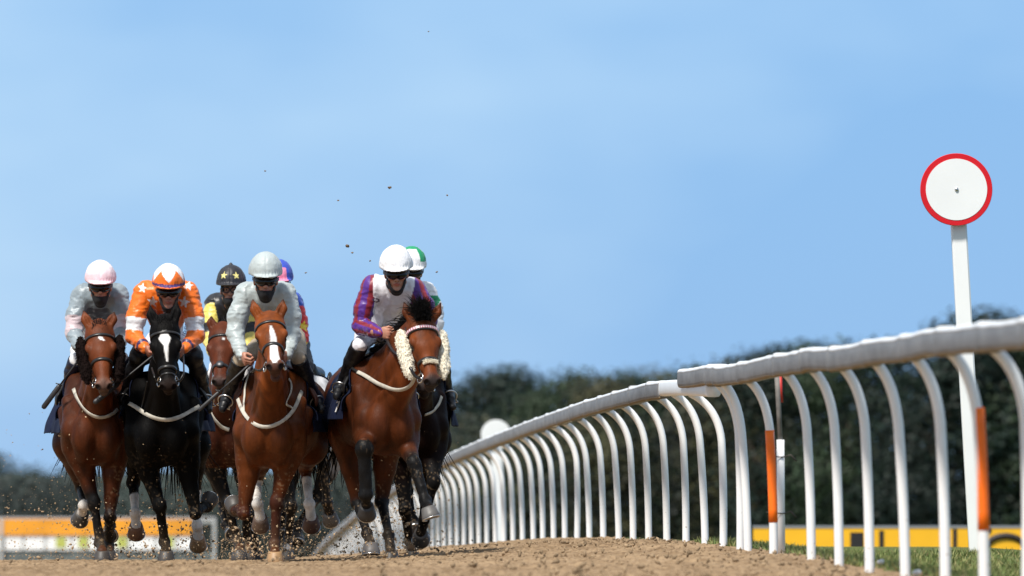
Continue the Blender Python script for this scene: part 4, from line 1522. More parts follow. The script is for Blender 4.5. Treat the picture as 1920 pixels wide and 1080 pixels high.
        for k_, (o_, l1, l2, l3) in enumerate(((.030, .040, .026, .020), (.010, .044, .029, .021), (-.011, .041, .027, .020), (-.031, .033, .022, .018))):
            Ff = Field(wr[i] - .17, wr[i] + .17, .0042)
            p0 = wr[i] + a * (.080 - .004 * abs(k_ - 1)) + th * o_
            p1 = p0 + nz(a * .75 + nrm * .65) * l1
            p2 = p1 + nz(nrm * .9 - a * .5) * l2
            p3 = p2 + nz(-a * .9 + nrm * .05) * l3
            Fh.cone(pc + th * o_ * .8, p0, .011, .0108, .006)
            Ff.ell(p0, .0112, None, .003)
            Ff.cone(p0, p1, .0104, .0095, .003); Ff.cone(p1, p2, .0097, .0087, .003); Ff.cone(p2, p3, .0087, .0074, .003)
            hh = np.maximum(.004 - np.abs(Fh.D - Ff.D), 0) / .004
            Fh.D = np.minimum(Fh.D, Ff.D) - hh * hh * .001
        t0 = wr[i] + a * .022 + th * .034 + nrm * .008
        t1 = t0 + nz(a * .75 + th * .35 + nrm * .45) * .040
        t2 = t1 + nz(a * .8 - th * .15 + nrm * .6) * .030
        Fh.cone(t0, t1, .0125, .0108, .006); Fh.cone(t1, t2, .0108, .0085, .003)
        v_, f_ = Fh.nets()
        cc = np.ones((len(v_), 3)) * np.array(S.get('skin', (.40, .19, .125))) * (.92 + .16 * vnoise(v_, 60, 2))[:, None]
        cc = lerp(cc, np.array((.42, .14, .09)), sstep(.02, .0, np.abs((v_ - wr[i]) @ a - .082))[:, None] * .4)
        off = sum(len(x) for x in Vs)
        Vs.append(v_); Fs.append(f_ + off); Cs.append(cc)
    bm = mesh_from(np.concatenate(Vs), np.concatenate(Fs), True, np.concatenate(Cs))
    obj('body', bm, M_SKIN, root)
    # ---- face covering / harness
    FM = Field(c - .24 * s, c + .22 * s, .0055)
    FM.ell(K(0, -.012, .03), np.array((.087, .098, .10)) * s, RHd, .02)
    FM.ell(K(0, .02, -.05), np.array((.068, .074, .074)) * s, RHd, .03)
    FM.ell(K(0, .064, -.098), np.array((.034, .030, .026)) * s, RHd, .025)
    FM.cone(K(0, .04, -.08), K(0, .0, -.11), .05 * s, .05 * s, .02)
    FM.cone(K(0, -.03, -.05), nb + V(0, 0, -.02), .062 * s, .068, .03)
    if S.get('mask', 'full') == 'full':
        FM.cone(K(0, .084, -.045), K(0, .085, -.075), .022 * s, .030 * s, .02)
    X, Y, Z = FM.grid()
    rx, ry, rz = X - c[0], Y - c[1], Z - c[2]
    aa = (rx * rt[0] + ry * rt[1] + rz * rt[2]) / s
    bb = (rx * fw[0] + ry * fw[1] + rz * fw[2]) / s
    ee = (rx * uh[0] + ry * uh[1] + rz * uh[2]) / s
    if S.get('mask', 'full') == 'full':
        hole = np.maximum((np.abs(aa) - .058 + .1 * np.maximum(-ee, 0)), -(ee + .052 + .05 * np.abs(aa)))   # open above the nose tip, between the cheeks
    else:
        hole = (np.sqrt((aa / .056) ** 2 + ((ee + .005) / .098) ** 2) - 1) * .05
    hole = np.maximum(hole, -(bb - .0))
    FM.D = np.maximum(FM.D, -hole.astype(np.float32))
    FM.D = np.maximum(FM.D, (ee - .09).astype(np.float32))
    mv, mf = FM.nets()
    obj('face_mask' if S.get('mask', 'full') == 'full' else 'helmet_harness', mesh_from(mv, mf), M_MASK, root)
    # ---- helmet
    FC = Field(c - .05 * s - .25, c + .32 * s + .05, .0068)
    R3 = np.array((.118, .138, .135)) * s
    FC.ell(K(0, -.005, .085), R3, RHd, .02)
    FC.ell(K(0, -.04, .06), np.array((.116, .12, .12)) * s, RHd, .03)
    X, Y, Z = FC.grid()
    ee = ((X - c[0]) * uh[0] + (Y - c[1]) * uh[1] + (Z - c[2]) * uh[2]) / s
    bb = ((X - c[0]) * fw[0] + (Y - c[1]) * fw[1] + (Z - c[2]) * fw[2]) / s
    FC.D = np.maximum(FC.D, (.054 + .10 * np.minimum(bb, 0) - ee).astype(np.float32) * 1.0)
    bl = S.get('brim', .035)
    FC.ell(K(0, .085, .060), np.array((.088, .06 + bl, .011)) * s, RHd, .018)
    FC.cone(K(-.100, .04, .062), K(0, .122, .060), .008, .008, .012); FC.cone(K(.100, .04, .062), K(0, .122, .060), .008, .008, .012)
    if S.get('bobble'):
        FC.ell(K(0, 0, .222), .014 * s, None, .01)
    cv, cf = FC.nets()
    cn = vnormals(cv, cf)
    hr = (cv - c) / s
    ca, cb, ce = hr @ rt, hr @ fw, hr @ uh
    azs = (np.arctan2(ca, cb) / (math.pi / 3) + .5) % 1
    seam = np.exp(-((azs - .5) / .045) ** 2) * (ce > .07) * (np.hypot(ca, cb) > .02)
    gath = np.sin(np.arctan2(ca, cb) * 34 + 6 * fbm(cv, 14, 2, 3)) * np.exp(-((ce - .075) / .02) ** 2)      # gathers above the band
    cv = cv + cn * ((fbm(cv, 16, 3, S['seed']) - .5) * .012 - seam * .0035 + gath * .0022)[:, None]
    ccol = S['cap_rule'](ca, cb, ce, cv, K, fw, uh, rt, s)
    obj('helmet', mesh_from(cv, cf, True, ccol), M_CAP, root)
    # ---- goggles
    FG = Field(c - .16 * s, c + .16 * s, .005)
    FG.ell(K(0, .048, .014), np.array((.081, .074, .045)) * s, RHd, .01)
    FG.ell(K(0, .075, -.034), np.array((.017, .06, .020)) * s, RHd, .012, True)
    gv, gf = FG.nets()
    if S.get('goggles') == 'clear':
        mb = MB()
        for sg in (-1, 1):
            pts = [K(.034 * sg + .030 * math.cos(t), .105 - .014 * abs(math.cos(t) * (sg * math.cos(t) > 0)), .014 + .022 * math.sin(t)) for t in np.linspace(0, 6.283, 22)]
            mb.tube(pts, .0048, 6)
        mb.tube([K(-.06, .095, .02), K(-.085, .03, .02)], .006, 6); mb.tube([K(.06, .095, .02), K(.085, .03, .02)], .006, 6)
        obj('goggles', mb.mesh(), M_WHIP, root)
    else:
        go = obj('goggles', mesh_from(gv, gf), M_LENS, root)
        mb = MB()
        pts = [K(.098 * math.sin(t), .002 + .104 * math.cos(t) * (.9), .026) for t in np.linspace(-1.1, 1.1, 20)]
        pts = [p_ for p_ in pts]
        for sg in (-1, 1):
            mb = MB(); mb.ribbon([K(.068 * sg, .075, .020), K(.084 * sg, .05, .022), K(.094 * sg, .015, .026)], [rt * sg] * 3, .028, .004)
            obj('goggle_strap', mb.mesh(), mat('grey_strap', (.10, .10, .11), .6), go)
    # ---- jacket
    FJ = Field(lo, hi, .0078)
    puff = S.get('puff', 1.0)
    chest = ms + sp * .12
    FJ.cone(chest - side * .055, chest + side * .055, .125 * puff, .125 * puff, .05, (bn, .92))
    FJ.cone(ms + sp * .10, ms + sp * .34, .140, .132, .06, (bn, .9))
    FJ.cone(ms + sp * .34, pel, .130, .120, .06)
    FJ.cone(sh[0] + side * .07, sh[1] - side * .07, .088, .088, .06)
    FJ.cone(ms, nb + nz(c - nb) * .02, .105, .070, .05)
    for i in (0, 1):
        ins = side * (.035 if i == 0 else -.035)
        FJ.cone(sh[i] + ins, lerp(sh[i], el[i], .55), .086 * puff, .074 * puff, .04)
        FJ.cone(lerp(sh[i], el[i], .55), el[i], .074 * puff, .061 * puff, .03)
        FJ.cone(el[i], lerp(el[i], wr[i], .65), .062 * puff, .049, .03)
        FJ.cone(lerp(el[i], wr[i], .65), wr[i], .049, .036, .02)
    jv, jf = FJ.nets()
    jn = vnormals(jv, jf)
    # folds: fine ripples running round the sleeves and down the chest
    arm = np.zeros(len(jv)); at = np.zeros(len(jv)); ai = np.zeros(len(jv), int)
    best = np.full(len(jv), 9.0)
    aw = np.zeros((len(jv), 3))
    for i in (0, 1):
        for k, (p, q_) in enumerate(((sh[i], el[i]), (el[i], wr[i]))):
            ba = q_ - p
            t = np.clip(((jv - p) @ ba) / (ba @ ba), 0, 1)
            rv = jv - p - t[:, None] * ba
            dd = np.linalg.norm(rv, axis=1)
            m = dd < best
            best[m] = dd[m]; at[m] = k + t[m]; ai[m] = i; aw[m] = rv[m]
    ttor = np.clip(((jv - ms) @ sp), -.1, .8)
    dtor = np.linalg.norm(jv - ms - ttor[:, None] * sp, axis=1)
    is_arm = best < np.where(at < .35, .078 + .02 * at, .30)
    # the sleeve seam: beyond this distance from the middle of the chest it is sleeve
    lat = (jv - ms) @ side
    half = np.linalg.norm(sh[1] - sh[0]) / 2
    sleeve = ((np.abs(lat) > half * .80 - .05 * np.clip(at, 0, 1)) & (best < .125)) | ((at > .5) & (best < .095) & ((np.abs(lat) > half * .62) | (at > 1.05)))
    w1 = (fbm(jv * V(1, 1, 1.7), 15, 3, S['seed']) - .5)
    w2 = 1 - np.abs(2 * vnoise(jv * V(.8, .8, 1.8) + w1[:, None] * .06, 19, S['seed'] + 3) - 1)
    w3 = 1 - np.abs(2 * vnoise(jv * V(1.6, 1, .7) + w1[:, None] * .05, 12, S['seed'] + 9) - 1)
    disp = w1 * .012 + np.where(sleeve, (w2 - .5) * .011, (w3 - .5) * .014)
    jv2 = jv + jn * (disp * S.get('fold', 1.0))[:, None]
    jcol = S['jacket_rule'](jv, jn, dict(at=at, ai=ai, sleeve=sleeve, aw=aw, ms=ms, side=side, sp=sp, bn=bn, sh=sh, el=el, wr=wr, P=P, nb=nb, lat=lat, half=half, ttor=(jv - ms) @ sp))
    obj('jacket', mesh_from(jv2, jf, True, jcol), M_SILK, root)
    # collar
    # ---- breeches
    FB = Field(lo, hi, .0085)
    FB.cone(pel - sp * .12, pel, .11, .115, .05)
    for i in (0, 1):
        FB.cone(hip[i], lerp(hip[i], kn[i], .5), .092, .076, .05); FB.cone(lerp(hip[i], kn[i], .5), kn[i], .074, .057, .03)
        FB.cone(kn[i], lerp(kn[i], an[i], .04), .050, .042, .02)
    pv, pf_ = FB.nets()
    pn = vnormals(pv, pf_)
    pv = pv + pn * ((fbm(pv, 18, 3, S['seed'] + 5) - .5) * .018)[:, None]
    pc_ = np.ones((len(pv), 3)) * np.array(S.get('breeches', (.72, .72, .74)))
    br_o = obj('breeches', mesh_from(pv, pf_, True, pc_), M_BREECH, root)
    if S.get('thigh_text'):
        px, py = S['thigh_text']
        b3 = BVHTree.FromPolygons([tuple(p) for p in pv], [tuple(map(int, q_)) for q_ in pf_])
        d_ = PX(px, py, O[1]) - V(0, 0, CH)
        hit = b3.ray_cast(Vector(V(0, 0, CH) - O), Vector(nz(d_)))
        cpt = np.array(hit[0]) + V(0, -.02, 0) if hit[0] is not None else P(px, py, .25)
        cu = bpy.data.curves.new('lettering', 'FONT')
        cu.body = 'vers'; cu.size = .075; cu.extrude = .002; cu.align_x = 'LEFT'; cu.align_y = 'CENTER'
        tmp = bpy.data.objects.new('lettering', cu); COL.objects.link(tmp)
        dg = bpy.context.evaluated_depsgraph_get()
        me = bpy.data.meshes.new_from_object(tmp.evaluated_get(dg))
        COL.objects.unlink(tmp); bpy.data.objects.remove(tmp)
        t_o = obj('lettering', me, mat('navy_print', (.03, .02, .12), .6), br_o)
        t_o.location = cpt + V(-.004, 0, -.03)
        t_o.rotation_euler = (math.pi / 2, -math.radians(78), 0)
        mb = MB(); mb.torus(cpt + V(-.02, 0, -.075), V(0, -1, 0), .03, .006, 20, 6, .55)
        obj('ring_mark', mb.mesh(), mat('red_print', (.5, .02, .05), .6), br_o)
        mb = MB(); mb.torus(cpt + V(-.02, .001, -.075), V(0, 1, 0), .03, .006, 20, 6, .5)
        obj('ring_mark', mb.mesh(), mat('cyan_print', (.03, .3, .55), .6), br_o)
    # ---- boots
    for i in (0, 1):
        FO = Field(np.min([kn[i], an[i], toe[i]], 0) - .16, np.max([kn[i], an[i], toe[i]], 0) + .16, .0072)
        sh_ = nz(an[i] - kn[i])
        k0 = kn[i] + sh_ * .015
        FO.cone(k0, lerp(k0, an[i], .35), .068, .062, .02); FO.cone(lerp(k0, an[i], .35), an[i], .061, .041, .03)
        td = nz(toe[i] - an[i])
        heel = an[i] + sh_ * .045 - td * .045
        FO.cone(heel, toe[i] + sh_ * .015, .034, .030, .03); FO.cone(an[i], lerp(an[i], toe[i], .6), .042, .034, .03)
        FO.ell(heel + sh_ * .02, .026, None, .015)
        if S.get('boot_up'):
            ku = nz(hip[i] - kn[i])
            FO.cone(kn[i], kn[i] + ku * S['boot_up'], .080, .094, .02)
            k0 = k0 - sh_ * .2
        FO.clip(lambda X, Y, Z: (k0[0] - X) * sh_[0] + (k0[1] - Y) * sh_[1] + (k0[2] - Z) * sh_[2] - .02)
        ov, of_ = FO.nets()
        on = vnormals(ov, of_)
        ov = ov + on * ((fbm(ov * V(1, 1, 1.8), 20, 3, S['seed'] + i) - .5) * .012)[:, None]
        oc = np.ones((len(ov), 3)) * np.array(S.get('boot_col', (.010, .010, .012)))
        if S.get('boot_top'):
            oc[((ov - k0) @ sh_) < .13] = S['boot_top']
        b_o = obj('boot', mesh_from(ov, of_, True, oc), M_BOOT, root)
        mb = MB()       # stirrup iron and leather
        tp = lerp(an[i], toe[i], .55) + sh_ * .03
        fo = nz(td - sh_ * (td @ sh_))
        sd_ = nz(np.cross(fo, sh_))
        ring_ = [tp + sd_ * .058 * math.sin(t) - sh_ * (.055 + .062 * math.cos(t)) for t in np.linspace(-2.4, 2.4, 18)]
        mb.tube(ring_ + [tp + sd_ * .055 + sh_ * .02, tp - sd_ * .055 + sh_ * .02, ring_[0]], .006, 6)
        obj('stirrup_iron', mb.mesh(), M_STEEL, b_o)
    return root, wr

def whip(label, a, b, r0=.012, r1=.020):
    """a padded riding whip from the hand (a) to its tip (b)"""
    a, b = np.asarray(a), np.asarray(b)
    o = empty('riding_whip', a, label, 'whip', 'riding whips')
    d = b - a
    n = nz(d)
    mb = MB(); mb.tube([-n * .06, V(0, 0, 0), d * .3, d * .56], [.012, .011, .007, .0065], 8)
    obj('shaft', mb.mesh(), M_WHIP, o)
    mb = MB(); mb.tube([d * .54, d * .58, d * .97, d], [.008, r1, r1 * 1.05, r1 * .6], 8, True, (V(0, 1, 0), .55))
    obj('padded_flap', mb.mesh(), M_WHIP, o)
    mb = MB(); mb.torus(d * .54, n, .012, .005, 10, 6); mb.tube([d * .54, d * .54 + V(-.035, 0, .012)], .005, 5)
    obj('binding', mb.mesh(), M_WHIP, o)
    return o
# ------------------------------------------------------------------ the field: seven horses with their riders
def px_star(jv, P, px, py, f, R, ang=0):
    c = P(px, py, f)
    return star_mask(jv, c, V(0, -1, 0), V(math.sin(ang), 0, math.cos(ang)), R, tol=.26)

HORSES, RIDERS = {}, {}
W_HOOF, D_HOOF = (.30, .18, .085), (.05, .043, .038)

# -- leader: bay with cream sheepskin cheekpieces
HORSES['lead'] = dict(seed=6, px=709, wide=.88, d=64.6, yaw=10, dz=-.03, label='leading bay horse with cream sheepskin cheekpieces, white breast strap and number 7 cloth',
    coat=(.135, .033, .008), poll=(789, 602), nose=(812, 722), turn=16, poll_f=.98, ears=[(757, 566), (827, 567)],
    fore=[[(683, 842, 1), (686, 928, -1), (688, 962, -1, (0, .7, -.6))], [(777, 872, 1), (797, 938, 1), (809, 972, 1, (.30, -.14, -.94))]],
    hind=[[(671, 942, -1), (688, 1000, 1), (696, 1040, 1, (.05, -.16, -.98))], [(716, 940, -1), (729, 1003, 1), (733, 1046, 1)]],
    dark_from=(.80, .75, .92, .95), fleece='w', browband=True, nose_fleece=True, number=(634, 763), forelock=(1000, .15, (-.25, .7, -.7)), thick=(1.35, 1, 1, 1), fleece_size=1.0, fleece_out=.012, muzzle_w=1.0, hoofcol=((.02,.018,.017), (.10, .095, .09), (.11, .10, .095), D_HOOF), mane_len=.17, mane_n=700,
    straps=[('breast_strap', [(672, 699), (690, 708), (715, 722), (740, 731), (760, 730), (774, 718), (777, 704)], .042, M_WEB), ('breast_strap', [(672, 699), (660, 690), (652, 672)], .03, M_LEATHER)],
    reins=[(0, [(770, 690, 1.2), (745, 664, .95), (724, 634, .52)]), (1, [(815, 690, 1.2), (790, 660, .9), (776, 645, .5)])], tail_side=-.25)
RIDERS['lead'] = dict(seed=6, label='leading jockey in white with purple and red striped sleeves and white cap', face=(743, 522), head=(3, 13, 2), head_f=.48, scale=1.02, mask='strap',
    shoulder=[(690, 537), (786, 545)], elbow=[(677, 612, .24), (803, 600, .35)], wrist=[(713, 624, .50), (776, 640, .55)], sh_f=.24,
    hand_dir=((.9, -.3, -.05), None), knee=[(674, 648, .25), (752, 665, .25)], ankle=[(640, 722, -.1), (768, 735, -.05)], toe=[(632, 740, .05), (774, 760, .1)], pelvis=(712, 618, -.4),
    breeches=(.74, .72, .76))
# -- chestnut with a blaze
HORSES['chestnut'] = dict(seed=4, px=519, d=64.9, yaw=-6, dz=-.12, label='bright chestnut horse with a white blaze and white hind socks, mouth open',
    coat=(.20, .050, .010), points=(.035, .010, .005), poll=(505, 598), nose=(516, 692), turn=2, poll_f=1.0, ears=[(473, 560), (531, 560)], mouth=.028,
    fore=[[(457, 962, 1), (450, 955, -1), (440, 950, -1, (-.1, .9, .35))], [(519, 945, 1), (515, 1020, -1), (516, 1047, 1)]],
    hind=[[(480, 902, -1), (483, 945, 1), (489, 984, -1, (0, .72, -.62))], [(573, 878, -1), (580, 945, 1), (584, 984, -1, (0, .72, -.62))]],
    dark_from=(.85, .8, 2.9, 2.9), white=(9, 9, 1.02, 1.3), hoofcol=(D_HOOF, W_HOOF, (.10, .06, .04), (.09, .04, .025)),
    blaze=[((.16, .0), (.30, .008), .008, .022), ((.30, .008), (.50, .004), .022, .034), ((.50, .004), (.545, 0), .030, .012)], muzzle_w=.75, nose_u=.345, nose_w=.03,
    mane_col=(.05, .016, .008), mane_len=.07, points2=1, tack='brown',
    straps=[('breast_strap', [(446, 742), (450, 762), (459, 781), (472, 795), (492, 803), (515, 799), (535, 787), (551, 770), (561, 750), (564, 735)], .040, M_WEB),
            ('strap', [(459, 780), (459, 757), (461, 728), (468, 703)], .022, M_WEB), ('strap', [(549, 770), (545, 762), (531, 760), (538, 745), (546, 731), (545, 718), (532, 702)], .022, M_WEB)],
    reins=[(0, [(478, 692, .9), (466, 694, .5)]), (1, [(536, 690, .9), (535, 680, .5)])])
RIDERS['chestnut'] = dict(seed=4, label='jockey in plain silver-grey silks and silver cap on the chestnut horse', face=(498, 535), head=(2, 11, 0), head_f=.46, scale=1.04, mask='full',
    shoulder=[(452, 552), (543, 552)], elbow=[(441, 626, .28), (547, 628, .28)], wrist=[(454, 668, .44), (538, 666, .46)], sh_f=.22,
    knee=[(450, 676, .22), (560, 674, .22)], ankle=[(426, 745, -.12), (590, 750, -.12)], toe=[(418, 764, 0), (601, 766, 0)], breeches=(.34, .27, .19))
# -- black horse
HORSES['black'] = dict(seed=2, px=308, d=66.8, yaw=0, dz=-.09, wide=1.12, ground=-.01, label='black horse with a white diamond blaze and white hind feet',
    coat=(.004, .0035, .0035), points=(.0035, .0035, .0035), poll=(308, 606), nose=(316, 731), turn=2, poll_f=1.0, ears=[(281, 572), (331, 563)],
    fore=[[(300, 952, 1), (309, 1016, -1), (312, 1049, 1)], [(368, 962, 1), (382, 950, -1), (392, 940, -1, (.2, .8, .5))]],
    hind=[[(250, 905, -1), (254, 962, 1), (256, 998, -1, (0, .72, -.62))], [(365, 920, -1), (370, 985, 1), (372, 1020, -1, (0, .72, -.62))]],
    mud=.3, white=(9, 9, 1.45, 1.1), hoofcol=(D_HOOF, D_HOOF, (.20, .09, .045), (.28, .155, .07)),
    blaze=[((.10, -.005), (.165, -.005), .010, .044), ((.165, -.005), (.23, 0), .044, .016), ((.23, 0), (.36, .002), .016, .004)], muzzle=(.035, .022, .018), muzzle_w=.5, nose_u=.40,
    mane_len=.1, forelock=(200, .05, (0, .15, 1)), drop=True,
    straps=[('breast_strap', [(243, 758), (262, 768), (282, 781), (312, 788), (340, 783), (360, 771), (372, 763)], .045, M_WEB), ('strap', [(266, 770), (272, 750), (279, 715)], .018, M_LEATHER)],
    reins=[(0, [(290, 706, 1.2), (281, 672, .5)]), (1, [(345, 700, 1.1), (344, 665, .45)])])
RIDERS['black'] = dict(seed=2, label='jockey in orange silks with white stars and white armbands on the black horse', face=(316, 556), head=(2, 11, 0), head_f=.46, scale=1.05, mask='strap',
    shoulder=[(262, 550), (360, 550)], elbow=[(251, 630, .28), (367, 630, .28)], wrist=[(272, 654, .46), (346, 654, .46)], sh_f=.22,
    hand_dir=((.5, -.3, -.6), None), knee=[(261, 668, .2), (362, 668, .2)], ankle=[(235, 740, -.1), (386, 742, -.1)], toe=[(228, 764, .02), (390, 766, 0)], thigh_text=(345, 628), boot_up=.11, breeches=(.70, .68, .74), skin=(.36, .14, .09))
# -- leftmost bay with dark cheekpieces
HORSES['left'] = dict(seed=1, px=178, d=67.2, yaw=4, dz=-.07, ground=-.012, label='leftmost bay horse with dark brown sheepskin cheekpieces and a small white star',
    coat=(.13, .033, .010), poll=(186, 614), nose=(195, 730), turn=4, poll_f=1.0, ears=[(156, 581), (214, 584)],
    fore=[[(177, 946, 1), (188, 1016, -1), (192, 1048, 1)], [(206, 970, 1), (205, 1024, -1), (204, 1050, 1)]],
    hind=[[(154, 915, -1), (157, 948, 1), (151, 972, -1, (-.2, .8, -.5))], [(208, 930, -1), (207, 985, 1), (206, 1010, 1)]],
    dark_from=(.7, .85, .8, .8), white=(9, 9, 1.85, 9), fleece='b', fleece_size=.92, fleece_out=.004, star=[(.15, .005, .016), (.165, .02, .010), (.14, -.008, .011)], nose_u=.33, muzzle=(.09, .07, .06), muzzle_w=.7,
    mane_len=.07, forelock=(90, .035, (0, .1, 1)), flap=(-1, .035), cloth_z=1.10, flare=.03,
    straps=[('breast_strap', [(139, 731), (147, 748), (160, 768), (176, 780), (192, 783), (208, 777), (219, 769)], .042, M_WEB)],
    tail_side=0, reins=[(0, [(170, 712, 1.1), (158, 668, .5)]), (1, [(216, 712, 1.1), (218, 665, .5)])])
RIDERS['left'] = dict(seed=1, label='leftmost jockey in slate grey with pale pink armbands and pink cap', face=(188, 547), head=(2, 11, 0), head_f=.46, scale=1.0, mask='full',
    shoulder=[(146, 554), (228, 554)], elbow=[(138, 624, .28), (229, 622, .28)], wrist=[(152, 660, .46), (222, 654, .46)], sh_f=.2,
    knee=[(143, 676, .15), (226, 672, .2)], ankle=[(125, 735, -.1), (239, 740, -.1)], toe=[(118, 758, .0), (244, 764, 0)], boot_col=(.010, .012, .03), breeches=(.76, .75, .76))
# -- bay behind
HORSES['behind'] = dict(seed=3, px=428, d=70.5, yaw=-3, ground=-.02, vox=.0105, dz=-.06, label='bay horse half hidden between the black and chestnut horses, disc on its noseband',
    coat=(.11, .026, .009), poll=(417, 618), nose=(412, 722), turn=-6, poll_f=1.0, ears=[(396, 592), (438, 590)],
    fore=[[(428, 946, 1), (443, 1008, -1), (449, 1036, 1)], [(463, 962, 1), (463, 1014, -1), (463, 1040, 1)]],
    hind=[[(414, 930, -1), (424, 985, 1), (440, 1004, 1)], [(470, 930, -1), (474, 985, 1), (478, 1030, 1)]],
    dark_from=(.15, .15, .3, .3), mud=.9, star=[(.15, .02, .009)], bossed=True, nose_u=.40, reins=[(0, [(400, 706, 1.1), (402, 670, .45)])], straps=[('breast_strap', [(395, 765), (402, 782), (416, 800), (430, 806)], .042, M_WEB)])
RIDERS['behind'] = dict(seed=3, label='jockey in black and yellow silks with yellow stars on a black cap', face=(433, 553), head=(-2, 4, 0), head_f=.42, scale=1.0, mask='full', goggles='clear', bobble=True, brim=.05,
    shoulder=[(395, 572), (466, 570)], elbow=[(394, 634, .25), (474, 634, .25)], wrist=[(402, 668, .45), (452, 668, .45)], sh_f=.15,
    knee=[(402, 702, .2), (462, 702, .2)], ankle=[(388, 752, -.1), (478, 752, -.1)], toe=[(382, 770, .0), (484, 770, 0)])
# -- grey behind the chestnut
HORSES['grey'] = dict(seed=5, px=572, d=70.5, yaw=-8, mud=.9, ground=-.02, vox=.0105, dz=-.04, label='grey horse with dark muddy legs, half hidden behind the chestnut horse', dapple=True,
    coat=(.36, .36, .37), points=(.012, .010, .009), poll=(528, 630), nose=(522, 722), turn=0, poll_f=1.0, ears=[(506, 600), (548, 600)],
    fore=[[(546, 952, 1), (541, 1010, -1), (538, 1038, 1)], [(608, 872, 1), (613, 942, -1), (620, 974, -1, (.1, .7, -.6))]],
    hind=[[(540, 930, -1), (530, 985, 1), (528, 1010, 1)], [(596, 930, -1), (560, 985, 1), (556, 1020, 1)]],
    dark_from=(.15, .1, .5, .5), mane_col=(.3, .29, .28), cloth=(-.5, .1), tail_side=.5)
RIDERS['grey'] = dict(seed=5, label='jockey in blue and red silks with yellow stars, mostly hidden behind the silver jockey', face=(522, 543), head=(14, 8, 0), head_f=.42, scale=1.0, mask='full',
    shoulder=[(492, 568), (556, 568)], elbow=[(490, 634, .25), (563, 634, .25)], wrist=[(505, 668, .45), (548, 668, .45)], sh_f=.15,
    knee=[(508, 700, .2), (577, 690, .15)], ankle=[(500, 752, -.1), (603, 738, -.1)], toe=[(495, 770, 0), (609, 752, 0)], pelvis=(533, 605, -.4), breeches=(.03, .03, .035))
# -- dark horse behind the leader
HORSES['dark'] = dict(seed=7, px=778, wide=.86, d=66.9, yaw=2, ground=-.01, vox=.0105, dz=-.05, label='dark brown horse hidden behind the leader, its shoulder showing on the right',
    coat=(.016, .006, .0045), poll=(790, 640), nose=(795, 730), turn=0, poll_f=1.0, ears=[(770, 612), (812, 612)],
    fore=[[(760, 958, 1), (768, 1014, -1), (772, 1044, 1)], [(812, 908, 1), (795, 975, -1), (789, 1008, -1, (0, .8, -.4))]],
    hind=[[(762, 920, -1), (774, 975, 1), (781, 1000, 1)], [(800, 905, -1), (792, 985, 1), (790, 1014, 1)]],
    straps=[('breast_strap', [(826, 745), (820, 760), (808, 772), (795, 776)], .035, M_WEB)])
RIDERS['dark'] = dict(seed=7, label='jockey in white and green silks, mostly hidden behind the leading jockey', face=(771, 520), head=(8, 11, 0), head_f=.42, scale=.98, mask='full',
    shoulder=[(742, 552), (808, 552)], elbow=[(738, 612, .25), (816, 606, .25)], wrist=[(757, 640, .45), (792, 640, .45)], sh_f=.2,
    knee=[(770, 672, .2), (824, 672, .2)], ankle=[(792, 732, -.05), (839, 733, -.05)], toe=[(798, 752, .12), (848, 760, .12)])

def C3(*a): return np.array(a, float)
WHITE = C3(.78, .78, .80)
# ---- colours of the silks
def paint(n, c): return np.ones((n, 3)) * C3(*c)
def jk_lead(v, n, g):
    c = paint(len(v), (.76, .75, .80))
    # stripes run along the sleeve: by the angle round the arm
    for i in (0, 1):
        m = g['sleeve'] & (g['ai'] == i) & ((np.abs(g['lat']) > g['half'] * .72) | (g['at'] > .7))
        for k, (p, q) in enumerate(((g['sh'][i], g['el'][i]), (g['el'][i], g['wr'][i]))):
            mk = m & (g['at'] >= k) & (g['at'] <= k + 1)
            ax = nz(q - p); e1 = nz(V(0, -1, 0) - ax * (V(0, -1, 0) @ ax)); e2 = np.cross(ax, e1)
            ang = np.arctan2(g['aw'] @ e2, g['aw'] @ e1)
            st = np.sin(ang * 5 + .6) > -.15
            c[mk] = np.where(st[mk][:, None], C3(.075, .014, .21), C3(.20, .007, .020))
    e = g['P'](705, 563, .2)
    r = np.hypot(v[:, 0] - e[0], (v[:, 2] - e[2]) * 1.6)
    c[(r < .028) & (r > .013) & (v[:, 1] < e[1] + .1)] = C3(.05, .02, .06)
    return c
def jk_chestnut(v, n, g):
    return paint(len(v), (.375, .425, .43))
def jk_black(v, n, g):
    c = paint(len(v), (.80, .155, .006))
    P = g['P']
    s = g['sleeve']
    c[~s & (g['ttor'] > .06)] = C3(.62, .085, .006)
    m = s & (g['at'] > .60) & (g['at'] < .90)
    for px, py, f, R in ((268, 541, .2, .040), (354, 537, .2, .038), (286, 566, .3, .046), (345, 567, .3, .050), (314, 590, .3, .040), (276, 600, .3, .034)):
        c[px_star(v, P, px, py, f, R, .15)] = WHITE
    c[m] = WHITE
    c[s & (g['at'] > 1.72) & (g['at'] < 1.84)] = C3(.06, .03, .10)
    c[(g['ttor'] > .40)] = C3(.72, .70, .76)
    return c
def jk_left(v, n, g):
    c = paint(len(v), (.085, .095, .11))
    s = g['sleeve']
    c[s] = C3(.235, .285, .32)
    c[~s & (g['ttor'] < .0)] = C3(.20, .245, .275)
    c[s & (g['at'] > .60) & (g['at'] < 1.12)] = C3(.56, .46, .49)
    c[(g['ttor'] > .5)] = C3(.7, .7, .72)
    return c
def jk_behind(v, n, g):
    c = paint(len(v), (.012, .012, .016))
    s = g['sleeve']
    c[s & (g['at'] > .05) & (g['at'] < .62)] = C3(.72, .58, .12)
    c[s & (g['at'] > .90)] = C3(.68, .56, .14)
    return c
